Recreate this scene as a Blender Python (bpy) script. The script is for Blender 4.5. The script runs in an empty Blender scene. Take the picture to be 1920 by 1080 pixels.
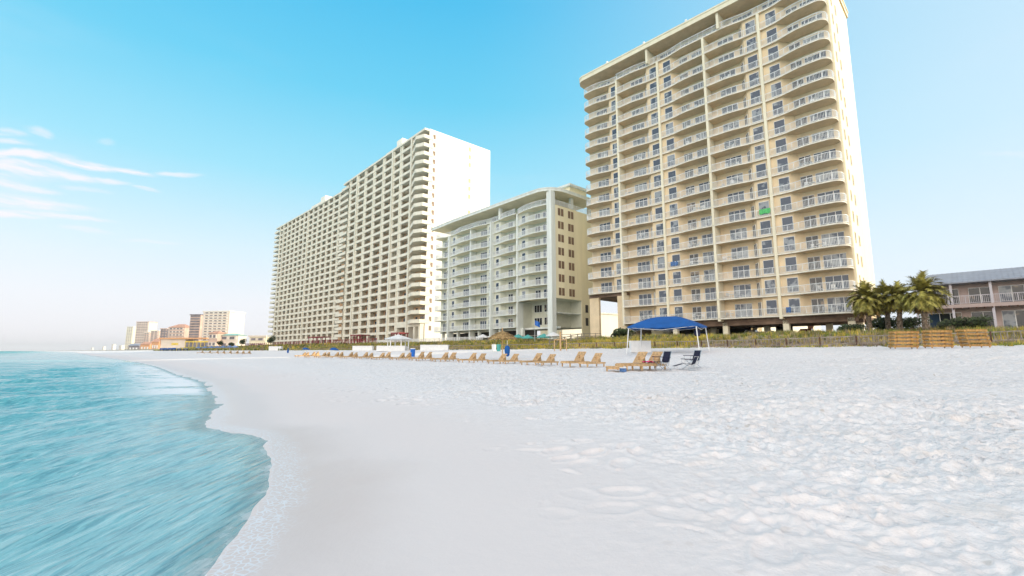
import bpy, math, random
import numpy as np
from mathutils import Vector, Matrix
random.seed(7); rng = np.random.default_rng(7)
R = math.radians
C = bpy.context.scene.collection
SC = bpy.context.scene
# ---------------------------------------------------------------- camera
CAMZ = 1.6
FPX, HOR = 860.0, 658.0
TH = math.atan((HOR - 540) / FPX)
cd = bpy.data.cameras.new('camera'); cam = bpy.data.objects.new('camera', cd); C.objects.link(cam)
cd.sensor_width = 36; cd.lens = FPX / 1920 * 36; cd.clip_start = .05; cd.clip_end = 60000
cam.location = (0, 0, CAMZ); cam.rotation_euler = (math.pi / 2 + TH, 0, 0)
SC.camera = cam
SC.view_settings.view_transform = 'Standard'; SC.view_settings.look = 'None'
SC.view_settings.gamma = 1; SC.view_settings.exposure = 0.21
HAZE = .00015
SUN_AZ, SUN_EL = 100.0, 13.0            # azimuth clockwise from +Y
# ---------------------------------------------------------------- node helper
class NT:
    def __init__(s, tree): s.t = tree; s.n = tree.nodes; s.l = tree.links
    def add(s, typ, ins=None, **props):
        nd = s.n.new(typ)
        for k, v in props.items(): setattr(nd, k, v)
        for k, v in (ins or {}).items():
            sock = nd.inputs[k]
            if isinstance(v, bpy.types.NodeSocket): s.l.new(v, sock)
            else: sock.default_value = v
        return nd
    def math(s, op, a, b=0.0, c=0.0, clamp=False):
        return s.add('ShaderNodeMath', {0: a, 1: b, 2: c}, operation=op, use_clamp=clamp).outputs[0]
    def mr(s, v, a, b, c=0.0, d=1.0, smooth=True):
        return s.add('ShaderNodeMapRange', {'Value': v, 'From Min': a, 'From Max': b, 'To Min': c, 'To Max': d},
                     interpolation_type='SMOOTHSTEP' if smooth else 'LINEAR').outputs[0]
    def mix(s, f, a, b):
        nd = s.add('ShaderNodeMix', data_type='RGBA')
        for i, v in ((0, f), (6, a), (7, b)):
            if isinstance(v, bpy.types.NodeSocket): s.l.new(v, nd.inputs[i])
            elif i == 0: nd.inputs[i].default_value = v
            else: nd.inputs[i].default_value = (*v, 1)
        return nd.outputs[2]
    def noise(s, vec, scale, detail=4, rough=.55, out=0):
        return s.add('ShaderNodeTexNoise', {'Vector': vec, 'Scale': scale, 'Detail': detail, 'Roughness': rough}).outputs[out]
    def ramp(s, f, stops):
        nd = s.add('ShaderNodeValToRGB', {0: f}); e = nd.color_ramp.elements
        while len(e) < len(stops): e.new(.5)
        for i, (p, c) in enumerate(stops): e[i].position = p; e[i].color = (*c, 1)
        return nd.outputs[0]
# ---------------------------------------------------------------- world
w = bpy.data.worlds.new('World'); SC.world = w; w.use_nodes = True
t = NT(w.node_tree); t.n.clear()
sky = t.add('ShaderNodeTexSky', sky_type='NISHITA', sun_disc=False, sun_elevation=R(SUN_EL), sun_rotation=R(SUN_AZ))
sky.altitude = 0; sky.air_density = 1.0; sky.dust_density = .6; sky.ozone_density = 2.5
tc = t.add('ShaderNodeTexCoord').outputs['Generated']
sp = t.add('ShaderNodeSeparateXYZ', {0: tc})
el = t.math('MULTIPLY', t.math('ARCSINE', sp.outputs[2]), 57.2958)
az = t.math('MULTIPLY', t.math('ARCTAN2', sp.outputs[0], sp.outputs[1]), 57.2958)
air = t.ramp(t.mr(el, -1, 60, smooth=False), [(0, (.90, .86, .90)), (.10, (.86, .88, .93)), (.20, (.68, .85, .93)), (.34, (.34, .74, .91)),
        (.50, (.15, .61, .86)), (.66, (.08, .51, .82)), (1.0, (.05, .38, .72))])
# paler, softer blue towards the side where the sun stands
sunside = t.mr(az, -10, 75)
air = t.mix(t.math('MULTIPLY', sunside, .84), air, (.70, .82, .93))
# unseen sky behind the camera, brightened as added fill for shaded sand and facades
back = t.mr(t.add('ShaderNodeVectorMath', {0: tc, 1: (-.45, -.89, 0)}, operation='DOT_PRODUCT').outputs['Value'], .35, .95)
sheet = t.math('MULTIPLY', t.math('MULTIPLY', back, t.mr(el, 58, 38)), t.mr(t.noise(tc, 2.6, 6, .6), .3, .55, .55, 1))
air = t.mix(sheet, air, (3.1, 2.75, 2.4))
high = t.mr(el, 44, 66)
air = t.mix(high, air, (1.0, .96, 1.02))  # overhead sky out of view, whitened as extra fill for the sand
nz = t.noise(tc, 7, 5, .6, 1)
q = t.add('ShaderNodeCombineXYZ', {0: az, 1: el, 2: 0.0}).outputs[0]
nv = t.add('ShaderNodeVectorMath', {0: nz, 1: (.5, .5, .5)}, operation='SUBTRACT').outputs[0]
nv = t.add('ShaderNodeVectorMath', {0: nv, 1: (5.0, 1.6, 0)}, operation='MULTIPLY').outputs[0]
q = t.add('ShaderNodeVectorMath', {0: q, 1: nv}, operation='ADD').outputs[0]
def dirpx(px, py):
    X = (px - 960) / FPX; Y = -(py - 540) / FPX
    fy = math.cos(TH) - Y * math.sin(TH); z = math.sin(TH) + Y * math.cos(TH)
    return math.degrees(math.atan2(X, fy)), math.degrees(math.atan2(z, math.hypot(X, fy)))
strokes = [(-60, 284, 110, 290, 9, 1), (70, 289, 220, 316, 8, 1), (190, 310, 288, 329, 5, 1), (-60, 300, 130, 326, 16, .95), (80, 318, 180, 338, 9, .9),
    (165, 332, 238, 345, 6, .75), (-60, 334, 95, 356, 8, .95), (-60, 366, 150, 390, 10, .95), (-60, 397, 110, 402, 8, .95), (60, 399, 195, 413, 5, .85),
    (38, 240, 84, 251, 9, .55), (292, 325, 368, 331, 5, .7), (255, 352, 304, 361, 4, .6), (110, 347, 205, 361, 5, .35), (-30, 243, 30, 249, 7, .55),
    (-30, 257, 42, 268, 6, .7), (180, 258, 214, 263, 7, .25), (130, 425, 200, 436, 5, .4), (-60, 310, 60, 345, 26, .5), (-60, 372, 90, 380, 16, .5),
    (1860, 285, 1990, 292, 5, .25), (230, 450, 330, 458, 4, .3)]
mask = None
for x0, y0, x1, y1, wd, a in strokes:
    a0, e0 = dirpx(x0, y0); a1, e1 = dirpx(x1, y1)
    _, ew = dirpx((x0 + x1) / 2, (y0 + y1) / 2 + wd); _, em = dirpx((x0 + x1) / 2, (y0 + y1) / 2)
    mp = t.add('ShaderNodeMapping', {'Vector': q, 'Location': ((a0 + a1) / 2, (e0 + e1) / 2, 0),
          'Rotation': (0, 0, math.atan2(e1 - e0, a1 - a0)), 'Scale': (math.hypot(a1 - a0, e1 - e0) / 2 * 1.12, abs(em - ew), 1)}, vector_type='TEXTURE')
    ln = t.add('ShaderNodeVectorMath', {0: mp.outputs[0]}, operation='LENGTH').outputs['Value']
    m = t.mr(ln, 1.45, .35, 0, a)
    mask = m if mask is None else t.math('MAXIMUM', mask, m)
fib = t.noise(t.add('ShaderNodeMapping', {'Vector': q, 'Rotation': (0, 0, R(8)), 'Scale': (.12, 1.0, 1)}).outputs[0], 1.5, 6, .65)
mask = t.math('MULTIPLY', mask, t.mr(fib, .34, .56, .35, 1))
veil = t.math('MULTIPLY', t.mr(t.noise(t.add('ShaderNodeMapping', {'Vector': q, 'Scale': (.02, .09, 1)}).outputs[0], 1, 5, .6), .5, .8), .28)
veil = t.math('MULTIPLY', veil, t.math('MULTIPLY', t.mr(el, 2, 8), t.mr(el, 40, 14)))
mask = t.math('MAXIMUM', mask, veil)
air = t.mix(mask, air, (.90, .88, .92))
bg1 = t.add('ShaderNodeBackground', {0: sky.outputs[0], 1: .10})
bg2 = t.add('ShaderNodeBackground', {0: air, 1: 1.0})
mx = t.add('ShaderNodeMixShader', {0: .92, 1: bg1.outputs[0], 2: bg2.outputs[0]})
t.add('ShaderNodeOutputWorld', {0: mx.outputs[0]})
# ---------------------------------------------------------------- sun
ld = bpy.data.lights.new('sun', 'SUN'); ld.energy = 4.8; ld.angle = R(.5); ld.color = (1, .88, .66)
so = bpy.data.objects.new('sun', ld); C.objects.link(so)
sd = Vector((math.sin(R(SUN_AZ)) * math.cos(R(SUN_EL)), math.cos(R(SUN_AZ)) * math.cos(R(SUN_EL)), math.sin(R(SUN_EL))))
so.rotation_euler = sd.to_track_quat('Z', 'Y').to_euler(); so.location = sd * 300
# ---------------------------------------------------------------- frames: s = metres inland from the camera, u = metres along the shore to the right
BA = R(45.7)
NX, NY = math.sin(BA), math.cos(BA); UX, UY = math.cos(BA), -math.sin(BA)
def SU(u, s): return (UX * u + NX * s, UY * u + NY * s)
def P(px, s):
    r = (px - 960) / 868.0; F = s / (NX * r + NY); return (r * F, F)
def G(px, py, z=0.0):
    X = (px - 960) / FPX; Y = -(py - 540) / FPX
    fy = math.cos(TH) - Y * math.sin(TH); dz = math.sin(TH) + Y * math.cos(TH)
    k = (z - CAMZ) / dz; return (X * k, fy * k)
def ZAT(py, F, px=960):          # height seen at picture row py on something F metres ahead
    Y = -(py - 540) / FPX
    return CAMZ + F * (math.sin(TH) + Y * math.cos(TH)) / (math.cos(TH) - Y * math.sin(TH))
# ---------------------------------------------------------------- materials
def mat(name, col, rough=.8, var=.08, scale=1.5, bump=0.0, bscale=20, metal=0, spec=.4, rnd=0.0, streak=False, coat=0):
    m = bpy.data.materials.new(name); m.use_nodes = True; t = NT(m.node_tree); t.n.clear()
    geo = t.add('ShaderNodeTexCoord').outputs['Object']
    vec = geo
    if streak: vec = t.add('ShaderNodeMapping', {'Vector': geo, 'Scale': (1, 1, .12)}).outputs[0]
    n = t.noise(vec, scale, 5, .6)
    dark = tuple(c * (1 - var * 2.2) for c in col); lite = tuple(min(1, c * (1 + var)) for c in col)
    c = t.mix(t.mr(n, .28, .72), dark, lite)
    if rnd:
        oi = t.add('ShaderNodeObjectInfo').outputs['Random']
        c = t.add('ShaderNodeHueSaturation', {'Color': c, 'Value': t.mr(oi, 0, 1, 1 - rnd, 1 + rnd, False)}).outputs[0]
    ins = {'Base Color': c, 'Roughness': rough, 'Metallic': metal, 'Specular IOR Level': spec}
    b = t.add('ShaderNodeBsdfPrincipled', ins)
    if bump:
        bn = t.add('ShaderNodeBump', {'Height': t.noise(geo, bscale, 4), 'Strength': bump, 'Distance': .02})
        t.l.new(bn.outputs[0], b.inputs['Normal'])
    t.add('ShaderNodeOutputMaterial', {0: b.outputs[0]})
    return m
def glassmat(name, dark, lite, th=.62):
    m = bpy.data.materials.new(name); m.use_nodes = True; t = NT(m.node_tree); t.n.clear()
    geo = t.add('ShaderNodeTexCoord').outputs['Object']; oi = t.add('ShaderNodeObjectInfo').outputs['Random']
    loc = t.add('ShaderNodeVectorMath', {0: geo, 1: t.math('MULTIPLY', oi, 37.0)}, operation='ADD').outputs[0]
    n = t.noise(loc, .9, 2)
    f = t.mr(t.math('ADD', n, t.math('MULTIPLY', oi, .35)), th, th + .12)
    c = t.mix(f, dark, lite)
    b = t.add('ShaderNodeBsdfPrincipled', {'Base Color': c, 'Roughness': .08, 'Specular IOR Level': .6})
    t.add('ShaderNodeOutputMaterial', {0: b.outputs[0]}); return m
M = dict(
    cream=mat('cream_stucco', (.77, .62, .42), .85, .05, .6, .15, 30), creamlt=mat('cream_trim', (.81, .74, .57), .8, .04, .8, streak=True),
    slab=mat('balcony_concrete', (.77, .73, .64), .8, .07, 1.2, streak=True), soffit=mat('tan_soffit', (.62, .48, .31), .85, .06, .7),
    side=mat('side_stucco', (.85, .78, .58), .85, .04, .4, streak=True),
    white=mat('white_paint', (.80, .80, .79), .55, .04, 2), rail=mat('white_railing', (.80, .82, .84), .45, .02, 2),
    mint=mat('mint_stucco', (.65, .66, .56), .85, .05, .5), mintslab=mat('mint_concrete', (.74, .77, .73), .8, .06, 1, streak=True),
    mintside=mat('khaki_stucco', (.84, .76, .54), .85, .05, .4, streak=True),
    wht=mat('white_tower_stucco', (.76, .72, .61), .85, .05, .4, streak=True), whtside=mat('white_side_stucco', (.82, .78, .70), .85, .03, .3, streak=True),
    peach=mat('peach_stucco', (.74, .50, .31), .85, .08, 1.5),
    glass=glassmat('window_glass', (.025, .05, .09), (.24, .27, .30), .72), gdark=glassmat('dark_glass', (.02, .025, .03), (.25, .2, .15), .8), gbrown=glassmat('brown_glass', (.20, .15, .11), (.42, .32, .22), .7),
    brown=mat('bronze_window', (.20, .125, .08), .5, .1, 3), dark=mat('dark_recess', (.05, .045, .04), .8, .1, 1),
    wood=mat('lounger_wood', (.60, .39, .20), .7, .16, 9, .2, 30, rnd=.14), woodgrey=mat('weathered_wood', (.34, .29, .24), .85, .15, 6, .2, 20, rnd=.15),
    blue=mat('blue_canvas', (.007, .095, .34), .75, .08, 2, .15, 40), navy=mat('navy_fabric', (.02, .02, .05), .85, .15, 5),
    metal=mat('grey_steel', (.55, .57, .6), .35, .05, 3, metal=.7), bluebin=mat('blue_plastic', (.01, .14, .55), .4, .05, 3),
    pink=mat('pink_cloth', (.75, .05, .18), .9, .1, 5), lilac=mat('lilac_cloth', (.5, .25, .55), .9, .1, 5), teal=mat('teal_canvas', (.10, .42, .38), .8, .1, 3),
    green=mat('green_towel', (.12, .52, .18), .95, .15, 6), thatch=mat('straw_thatch', (.50, .33, .14), .95, .3, 9, .6, 30),
    maroon=mat('maroon_paint', (.28, .04, .05), .75, .15, 3), palmtrunk=mat('palm_bark', (.20, .15, .11), .95, .3, 6, .8, 12),
    frond=mat('palm_leaf', (.37, .33, .07), .6, .35, 3, rnd=.1), frondry=mat('dry_palm_leaf', (.44, .29, .10), .8, .3, 3), leaf=mat('shrub_leaf', (.06, .09, .025), .6, .4, 2.5),  # palm leaf yellowed to stand in for sun on the crowns
    pinkwall=mat('mauve_stucco', (.50, .39, .36), .85, .06, 1.2), mroof=mat('grey_metal_roof', (.30, .32, .38), .5, .06, 1.5), mpost=mat('pale_grey_paint', (.60, .56, .60), .7, .05, 2),
    rafter=mat('brown_timber', (.12, .06, .04), .8, .2, 4), orange=mat('orange_paint', (.68, .36, .18), .8, .08, .5), yellow=mat('yellow_paint', (.85, .62, .10), .8, .12, .6),
    warm=mat('warm_white_stucco', (.78, .68, .58), .85, .05, .1), rose=mat('rose_stucco', (.62, .45, .37), .85, .1, .1), greyd=mat('grey_cladding', (.22, .20, .22), .8, .2, .15),
    groof=mat('green_roof', (.30, .55, .48), .7, .1, .5), rust=mat('red_tile', (.58, .32, .22), .8, .15, .6), asphalt=mat('parking_concrete', (.30, .28, .25), .9, .12, .5),
    redcar=mat('red_car_paint', (.35, .03, .03), .25, .02, 1), whitecar=mat('white_car_paint', (.75, .75, .75), .25, .02, 1), bluecar=mat('blue_car_paint', (.05, .09, .25), .25, .02, 1),
    navyblue=mat('faded_blue_cloth', (.10, .20, .42), .9, .2, 4),
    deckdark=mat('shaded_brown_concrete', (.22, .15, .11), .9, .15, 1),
    woodgold=mat('golden_stained_wood', (.50, .28, .09), .7, .2, 7, .2, 30, rnd=.16),
    tyre=mat('tyre_rubber', (.03, .03, .03), .9), red=mat('red_cloth', (.55, .03, .04), .8),
)
# ---------------------------------------------------------------- mesh builder
class MB:
    def __init__(s): s.v = []; s.f = []; s.m = []
    def add(s, vs, fs, mi=0):
        o = len(s.v); s.v += [tuple(p) for p in vs]; s.f += [tuple(i + o for i in f) for f in fs]; s.m += [mi] * len(fs); return s
    def box(s, x0, x1, y0, y1, z0, z1, mi=0):
        return s.add([(x0, y0, z0), (x1, y0, z0), (x1, y1, z0), (x0, y1, z0), (x0, y0, z1), (x1, y0, z1), (x1, y1, z1), (x0, y1, z1)],
              [(0, 3, 2, 1), (4, 5, 6, 7), (0, 1, 5, 4), (1, 2, 6, 5), (2, 3, 7, 6), (3, 0, 4, 7)], mi)
    def obox(s, c, ax, ay, az, mi=0):     # centre and three half-axis vectors
        c, ax, ay, az = map(Vector, (c, ax, ay, az))
        vs = [c + i * ax + j * ay + k * az for k in (-1, 1) for i, j in ((-1, -1), (1, -1), (1, 1), (-1, 1))]
        return s.add(vs, [(0, 3, 2, 1), (4, 5, 6, 7), (0, 1, 5, 4), (1, 2, 6, 5), (2, 3, 7, 6), (3, 0, 4, 7)], mi)
    def bar(s, a, b, wd, th=None, mi=0):
        a, b = Vector(a), Vector(b); d = (b - a); L = d.length; d.normalize(); th = th or wd
        up = Vector((0, 0, 1)) if abs(d.z) < .95 else Vector((0, 1, 0))
        x = d.cross(up).normalized(); y = x.cross(d).normalized()
        return s.obox((a + b) / 2, d * L / 2, x * wd / 2, y * th / 2, mi)
    def prism(s, poly, z0, z1, mi=0, top=None, bot=None):
        n = len(poly); vs = [(x, y, z0) for x, y in poly] + [(x, y, z1) for x, y in poly]; o = len(s.v)
        s.add(vs, [(i, (i + 1) % n, n + (i + 1) % n, n + i) for i in range(n)], mi)
        s.f.append(tuple(o + i for i in reversed(range(n)))); s.m.append(mi if bot is None else bot)
        s.f.append(tuple(o + n + i for i in range(n))); s.m.append(mi if top is None else top); return s
    def tube(s, pts, rs, n=8, mi=0, cap=True):
        pts = [Vector(p) for p in pts]; rs = rs if isinstance(rs, (list, tuple)) else [rs] * len(pts); o = len(s.v)
        for i, p in enumerate(pts):
            d = (pts[min(i + 1, len(pts) - 1)] - pts[max(i - 1, 0)]).normalized()
            up = Vector((0, 0, 1)) if abs(d.z) < .9 else Vector((1, 0, 0))
            x = d.cross(up).normalized(); y = d.cross(x).normalized()
            for k in range(n):
                a = 2 * math.pi * k / n; s.v.append(tuple(p + (x * math.cos(a) + y * math.sin(a)) * rs[i]))
        for i in range(len(pts) - 1):
            for k in range(n):
                s.f.append((o + i * n + k, o + i * n + (k + 1) % n, o + (i + 1) * n + (k + 1) % n, o + (i + 1) * n + k)); s.m.append(mi)
        if cap:
            s.f.append(tuple(o + k for k in range(n))); s.m.append(mi)
            s.f.append(tuple(o + (len(pts) - 1) * n + k for k in reversed(range(n)))); s.m.append(mi)
        return s
    def merge(s, other, loc=(0, 0, 0)):
        return s.add([(x + loc[0], y + loc[1], z + loc[2]) for x, y, z in other.v], other.f) if False else s._mg(other, loc)
    def _mg(s, o, loc):
        k = len(s.v); s.v += [(x + loc[0], y + loc[1], z + loc[2]) for x, y, z in o.v]
        s.f += [tuple(i + k for i in f) for f in o.f]; s.m += o.m; return s
    def mesh(s, name, mats, smooth=False):
        me = bpy.data.meshes.new(name); me.from_pydata(s.v, [], s.f)
        for m in (mats if isinstance(mats, (list, tuple)) else [mats]): me.materials.append(m)
        me.polygons.foreach_set('material_index', s.m)
        if smooth: me.polygons.foreach_set('use_smooth', [True] * len(s.f))
        me.update(); return me
    def build(s, name, mats, parent=None, loc=(0, 0, 0), rz=0, smooth=False):
        return inst(name, s.mesh(name, mats, smooth), parent, loc, rz)
def inst(name, me, parent=None, loc=(0, 0, 0), rz=0):
    o = bpy.data.objects.new(name, me); C.objects.link(o); o.parent = parent; o.location = loc; o.rotation_euler = (0, 0, rz); return o
def tag(o, label=None, cat=None, group=None, kind=None):
    if label: o['label'] = label
    if cat: o['category'] = cat
    if group: o['group'] = group
    if kind: o['kind'] = kind
    return o
def thing(name, label, cat, loc=(0, 0, 0), rz=0, group=None):
    o = bpy.data.objects.new(name, None); C.objects.link(o); o.location = loc; o.rotation_euler = (0, 0, rz); o.empty_display_size = .3
    return tag(o, label, cat, group)
def copy_tree(o, loc, rz, label, group=None, parent=None):
    c = o.copy(); C.objects.link(c); c.parent = parent
    if parent is None:
        c.location = loc; c.rotation_euler = (0, 0, rz); c['label'] = label
        if group: c['group'] = group
    for ch in list(o.children): copy_tree(ch, None, None, None, None, c)
    return c
# ---------------------------------------------------------------- shoreline and terrain
px_shore = [(385, 1080), (452, 1000), (500, 935), (511, 890), (509, 850), (492, 819), (450, 810), (412, 806), (388, 800), (388, 790),
    (401, 778), (404, 755), (399, 736), (380, 716), (335, 703), (288, 686), (242, 677), (200, 671), (168, 666.5), (150, 663), (138, 660.8), (126, 659.6)]
near = [(1500, -1500), (300, -306), (80, -86), (20, -25), (5, -9.5), (0, -4), (-1.1, -1), (-1.9, 1.2)]
shore = near + [G(*p) for p in px_shore] + [(-2600, 2560), (-30000, 27000)]
def catmull(pts, k=5):
    out = []; n = len(pts)
    for i in range(n - 1):
        p0, p1, p2, p3 = [np.array(pts[j]) for j in (max(i - 1, 0), i, i + 1, min(i + 2, n - 1))]
        for a in np.linspace(0, 1, k, endpoint=False):
            t1 = .5 * (p2 - p0) * .8; t2 = .5 * (p3 - p1) * .8
            if i < 7 or i > n - 5: t1 = t2 = (p2 - p1)
            out.append((2 * a**3 - 3 * a**2 + 1) * p1 + (a**3 - 2 * a**2 + a) * t1 + (-2 * a**3 + 3 * a**2) * p2 + (a**3 - a**2) * t2)
    out.append(np.array(pts[-1])); return np.array(out)
SH = catmull(shore)
def shore_d(x, y):                       # signed distance, positive on land
    x = np.atleast_1d(np.asarray(x, float)); y = np.atleast_1d(np.asarray(y, float))
    best = np.full(x.shape, 1e18); sg = np.ones(x.shape)
    for (ax, ay), (bx, by) in zip(SH[:-1], SH[1:]):
        dx, dy = bx - ax, by - ay; L2 = dx * dx + dy * dy + 1e-12
        tt = np.clip(((x - ax) * dx + (y - ay) * dy) / L2, 0, 1)
        ex = x - ax - tt * dx; ey = y - ay - tt * dy; d2 = ex * ex + ey * ey
        k = d2 < best - 1e-9
        best = np.where(k, d2, best)
    inside = np.zeros(x.shape, bool); poly = np.vstack([SH, [(60000, 60000)]])
    for (ax, ay), (bx, by) in zip(poly, np.roll(poly, -1, 0)):
        if ay == by: continue
        cross = ((ay > y) != (by > y)) & (x < (bx - ax) * (y - ay) / (by - ay) + ax); inside ^= cross
    return np.sqrt(best) * np.where(inside, 1.0, -1.0)
def hsh(i, j, k=0):
    h = np.sin(i * 127.1 + j * 311.7 + k * 74.7) * 43758.5453; return h - np.floor(h)
def vnoise(x, y, k=0):
    i, j = np.floor(x), np.floor(y); fx, fy = x - i, y - j; fx = fx * fx * (3 - 2 * fx); fy = fy * fy * (3 - 2 * fy)
    a, b, c, d = hsh(i, j, k), hsh(i + 1, j, k), hsh(i, j + 1, k), hsh(i + 1, j + 1, k)
    return (a + (b - a) * fx + (c - a) * fy + (a - b - c + d) * fx * fy) * 2 - 1
def dents(x, y, cell, k=0):              # footprints: an elongated hollow with a raised rim in each cell
    X, Y = x / cell, y / cell; i0, j0 = np.floor(X), np.floor(Y); h = np.zeros(x.shape)
    for di in (-1, 0, 1):
        for dj in (-1, 0, 1):
            i, j = i0 + di, j0 + dj
            cx = i + .15 + .7 * hsh(i, j, k + 1); cy = j + .15 + .7 * hsh(i, j, k + 2); an = hsh(i, j, k + 3) * 6.28; am = hsh(i, j, k + 4)
            dx, dy = X - cx, Y - cy; ca, sa = np.cos(an), np.sin(an)
            r = np.sqrt(((dx * ca + dy * sa) / .46)**2 + ((-dx * sa + dy * ca) / .27)**2)
            h += (.35 + .65 * am) * (-sstep(1.12, .62, r) * (1 - .3 * r) + .5 * np.exp(-((r - 1.22) / .22)**2))
    return h
PD = [-9000, -400, -60, -10, 0, 3, 10, 18, 25, 31, 36, 47, 50, 54, 58, 66, 72, 90, 200]
PZ = [-200, -9, -5, -1.6, 0, .14, .42, .66, .78, 1.15, 1.6, 1.98, 2.35, 3.0, 3.45, 3.75, 3.7, 3.6, 3.6]
def prof(d): return np.interp(d, PD, PZ)
def gz(x, y): return float(prof(shore_d(x, y))[0])
def polar(r0, r1, nr, fan=66, step=.14, step2=4):
    a = np.concatenate([np.arange(-fan, fan, step), np.arange(fan, 360 - fan, step2)]); a = np.radians(a)
    r = np.concatenate([[0.0], r0 * (60 / r0) ** np.linspace(0, 1, nr), 60 * (r1 / 60) ** np.linspace(0, 1, 360)[1:]])
    A, Rr = np.meshgrid(a, r); return Rr * np.sin(A), Rr * np.cos(A), len(r), len(a)
def grid_mesh(name, x, y, z, nr, na, keep=None, attrs=None, mats=()):
    co = np.stack([x.ravel(), y.ravel(), z.ravel()], 1)
    i, j = np.meshgrid(np.arange(nr - 1), np.arange(na), indexing='ij'); j2 = (j + 1) % na
    q = np.stack([i * na + j, (i + 1) * na + j, (i + 1) * na + j2, i * na + j2], -1).reshape(-1, 4)
    if keep is not None: q = q[keep.ravel()[q].any(1)]
    used = np.unique(q); mp = np.full(len(co), -1); mp[used] = np.arange(len(used)); q = mp[q]; co = co[used]
    me = bpy.data.meshes.new(name); me.vertices.add(len(co)); me.vertices.foreach_set('co', co.ravel().astype('f'))
    me.loops.add(q.size); me.loops.foreach_set('vertex_index', q.ravel().astype('i')); me.polygons.add(len(q))
    me.polygons.foreach_set('loop_start', np.arange(0, q.size, 4, dtype='i')); me.polygons.foreach_set('loop_total', np.full(len(q), 4, 'i'))
    me.polygons.foreach_set('use_smooth', np.ones(len(q), bool))
    me.update(calc_edges=True)
    for k, v in (attrs or {}).items():
        at = me.attributes.new(k, 'FLOAT', 'POINT'); at.data.foreach_set('value', v.ravel()[used].astype('f'))
    for m in mats: me.materials.append(m)
    me.validate(); return me
def sstep(a, b, x): q_ = np.clip((x - a) / (b - a), 0, 1); return q_ * q_ * (3 - 2 * q_)
# --- ground sheet
gx, gy, nr, na = polar(.8, 8000, 760, step=.18)
gd = shore_d(gx.ravel(), gy.ravel()).reshape(gx.shape)
rr = np.hypot(gx, gy)
wob = vnoise(gx / 9, gy / 9, 5) * 1.2
z = prof(gd + wob * sstep(6, 30, gd))
# churned dry sand: hollows, rims and soft heaps; calmer close to the water
uu = UX * gx + UY * gy
soft = sstep(3.4, 6.2, gd + vnoise(gx / 2.5, gy / 2.5, 9) * 1.3 + .2 * np.clip(uu + 3, -30, 3)) * (1 - sstep(45, 52, gd))
fadefar = 1 - sstep(45, 120, rr)
det = (dents(gx, gy, .47, 11) * .062 + dents(gx, gy, .29, 31) * .046 + dents(gx, gy, .16, 41) * .028) * (.62 + .38 * sstep(4, 9, rr)) * (.75 + .5 * vnoise(gx / 2.2, gy / 1.4, 77)) + vnoise(gx / .9, gy / .9, 3) * .03 + vnoise(gx / .27, gy / .27, 4) * .022 + vnoise(gx / 2.6, gy / 2.6, 6) * .05
z = z + det * soft * fadefar
tr = dents(gx, gy, .52, 51) * .05 * sstep(2.2, 4.5, gd) * (1 - soft) * fadefar * (vnoise(gx / .9, gy / .9, 52) > .25)
z = z + tr + vnoise(gx / 1.8, gy / 1.8, 61) * .006 * sstep(.5, 2, gd)
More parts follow.
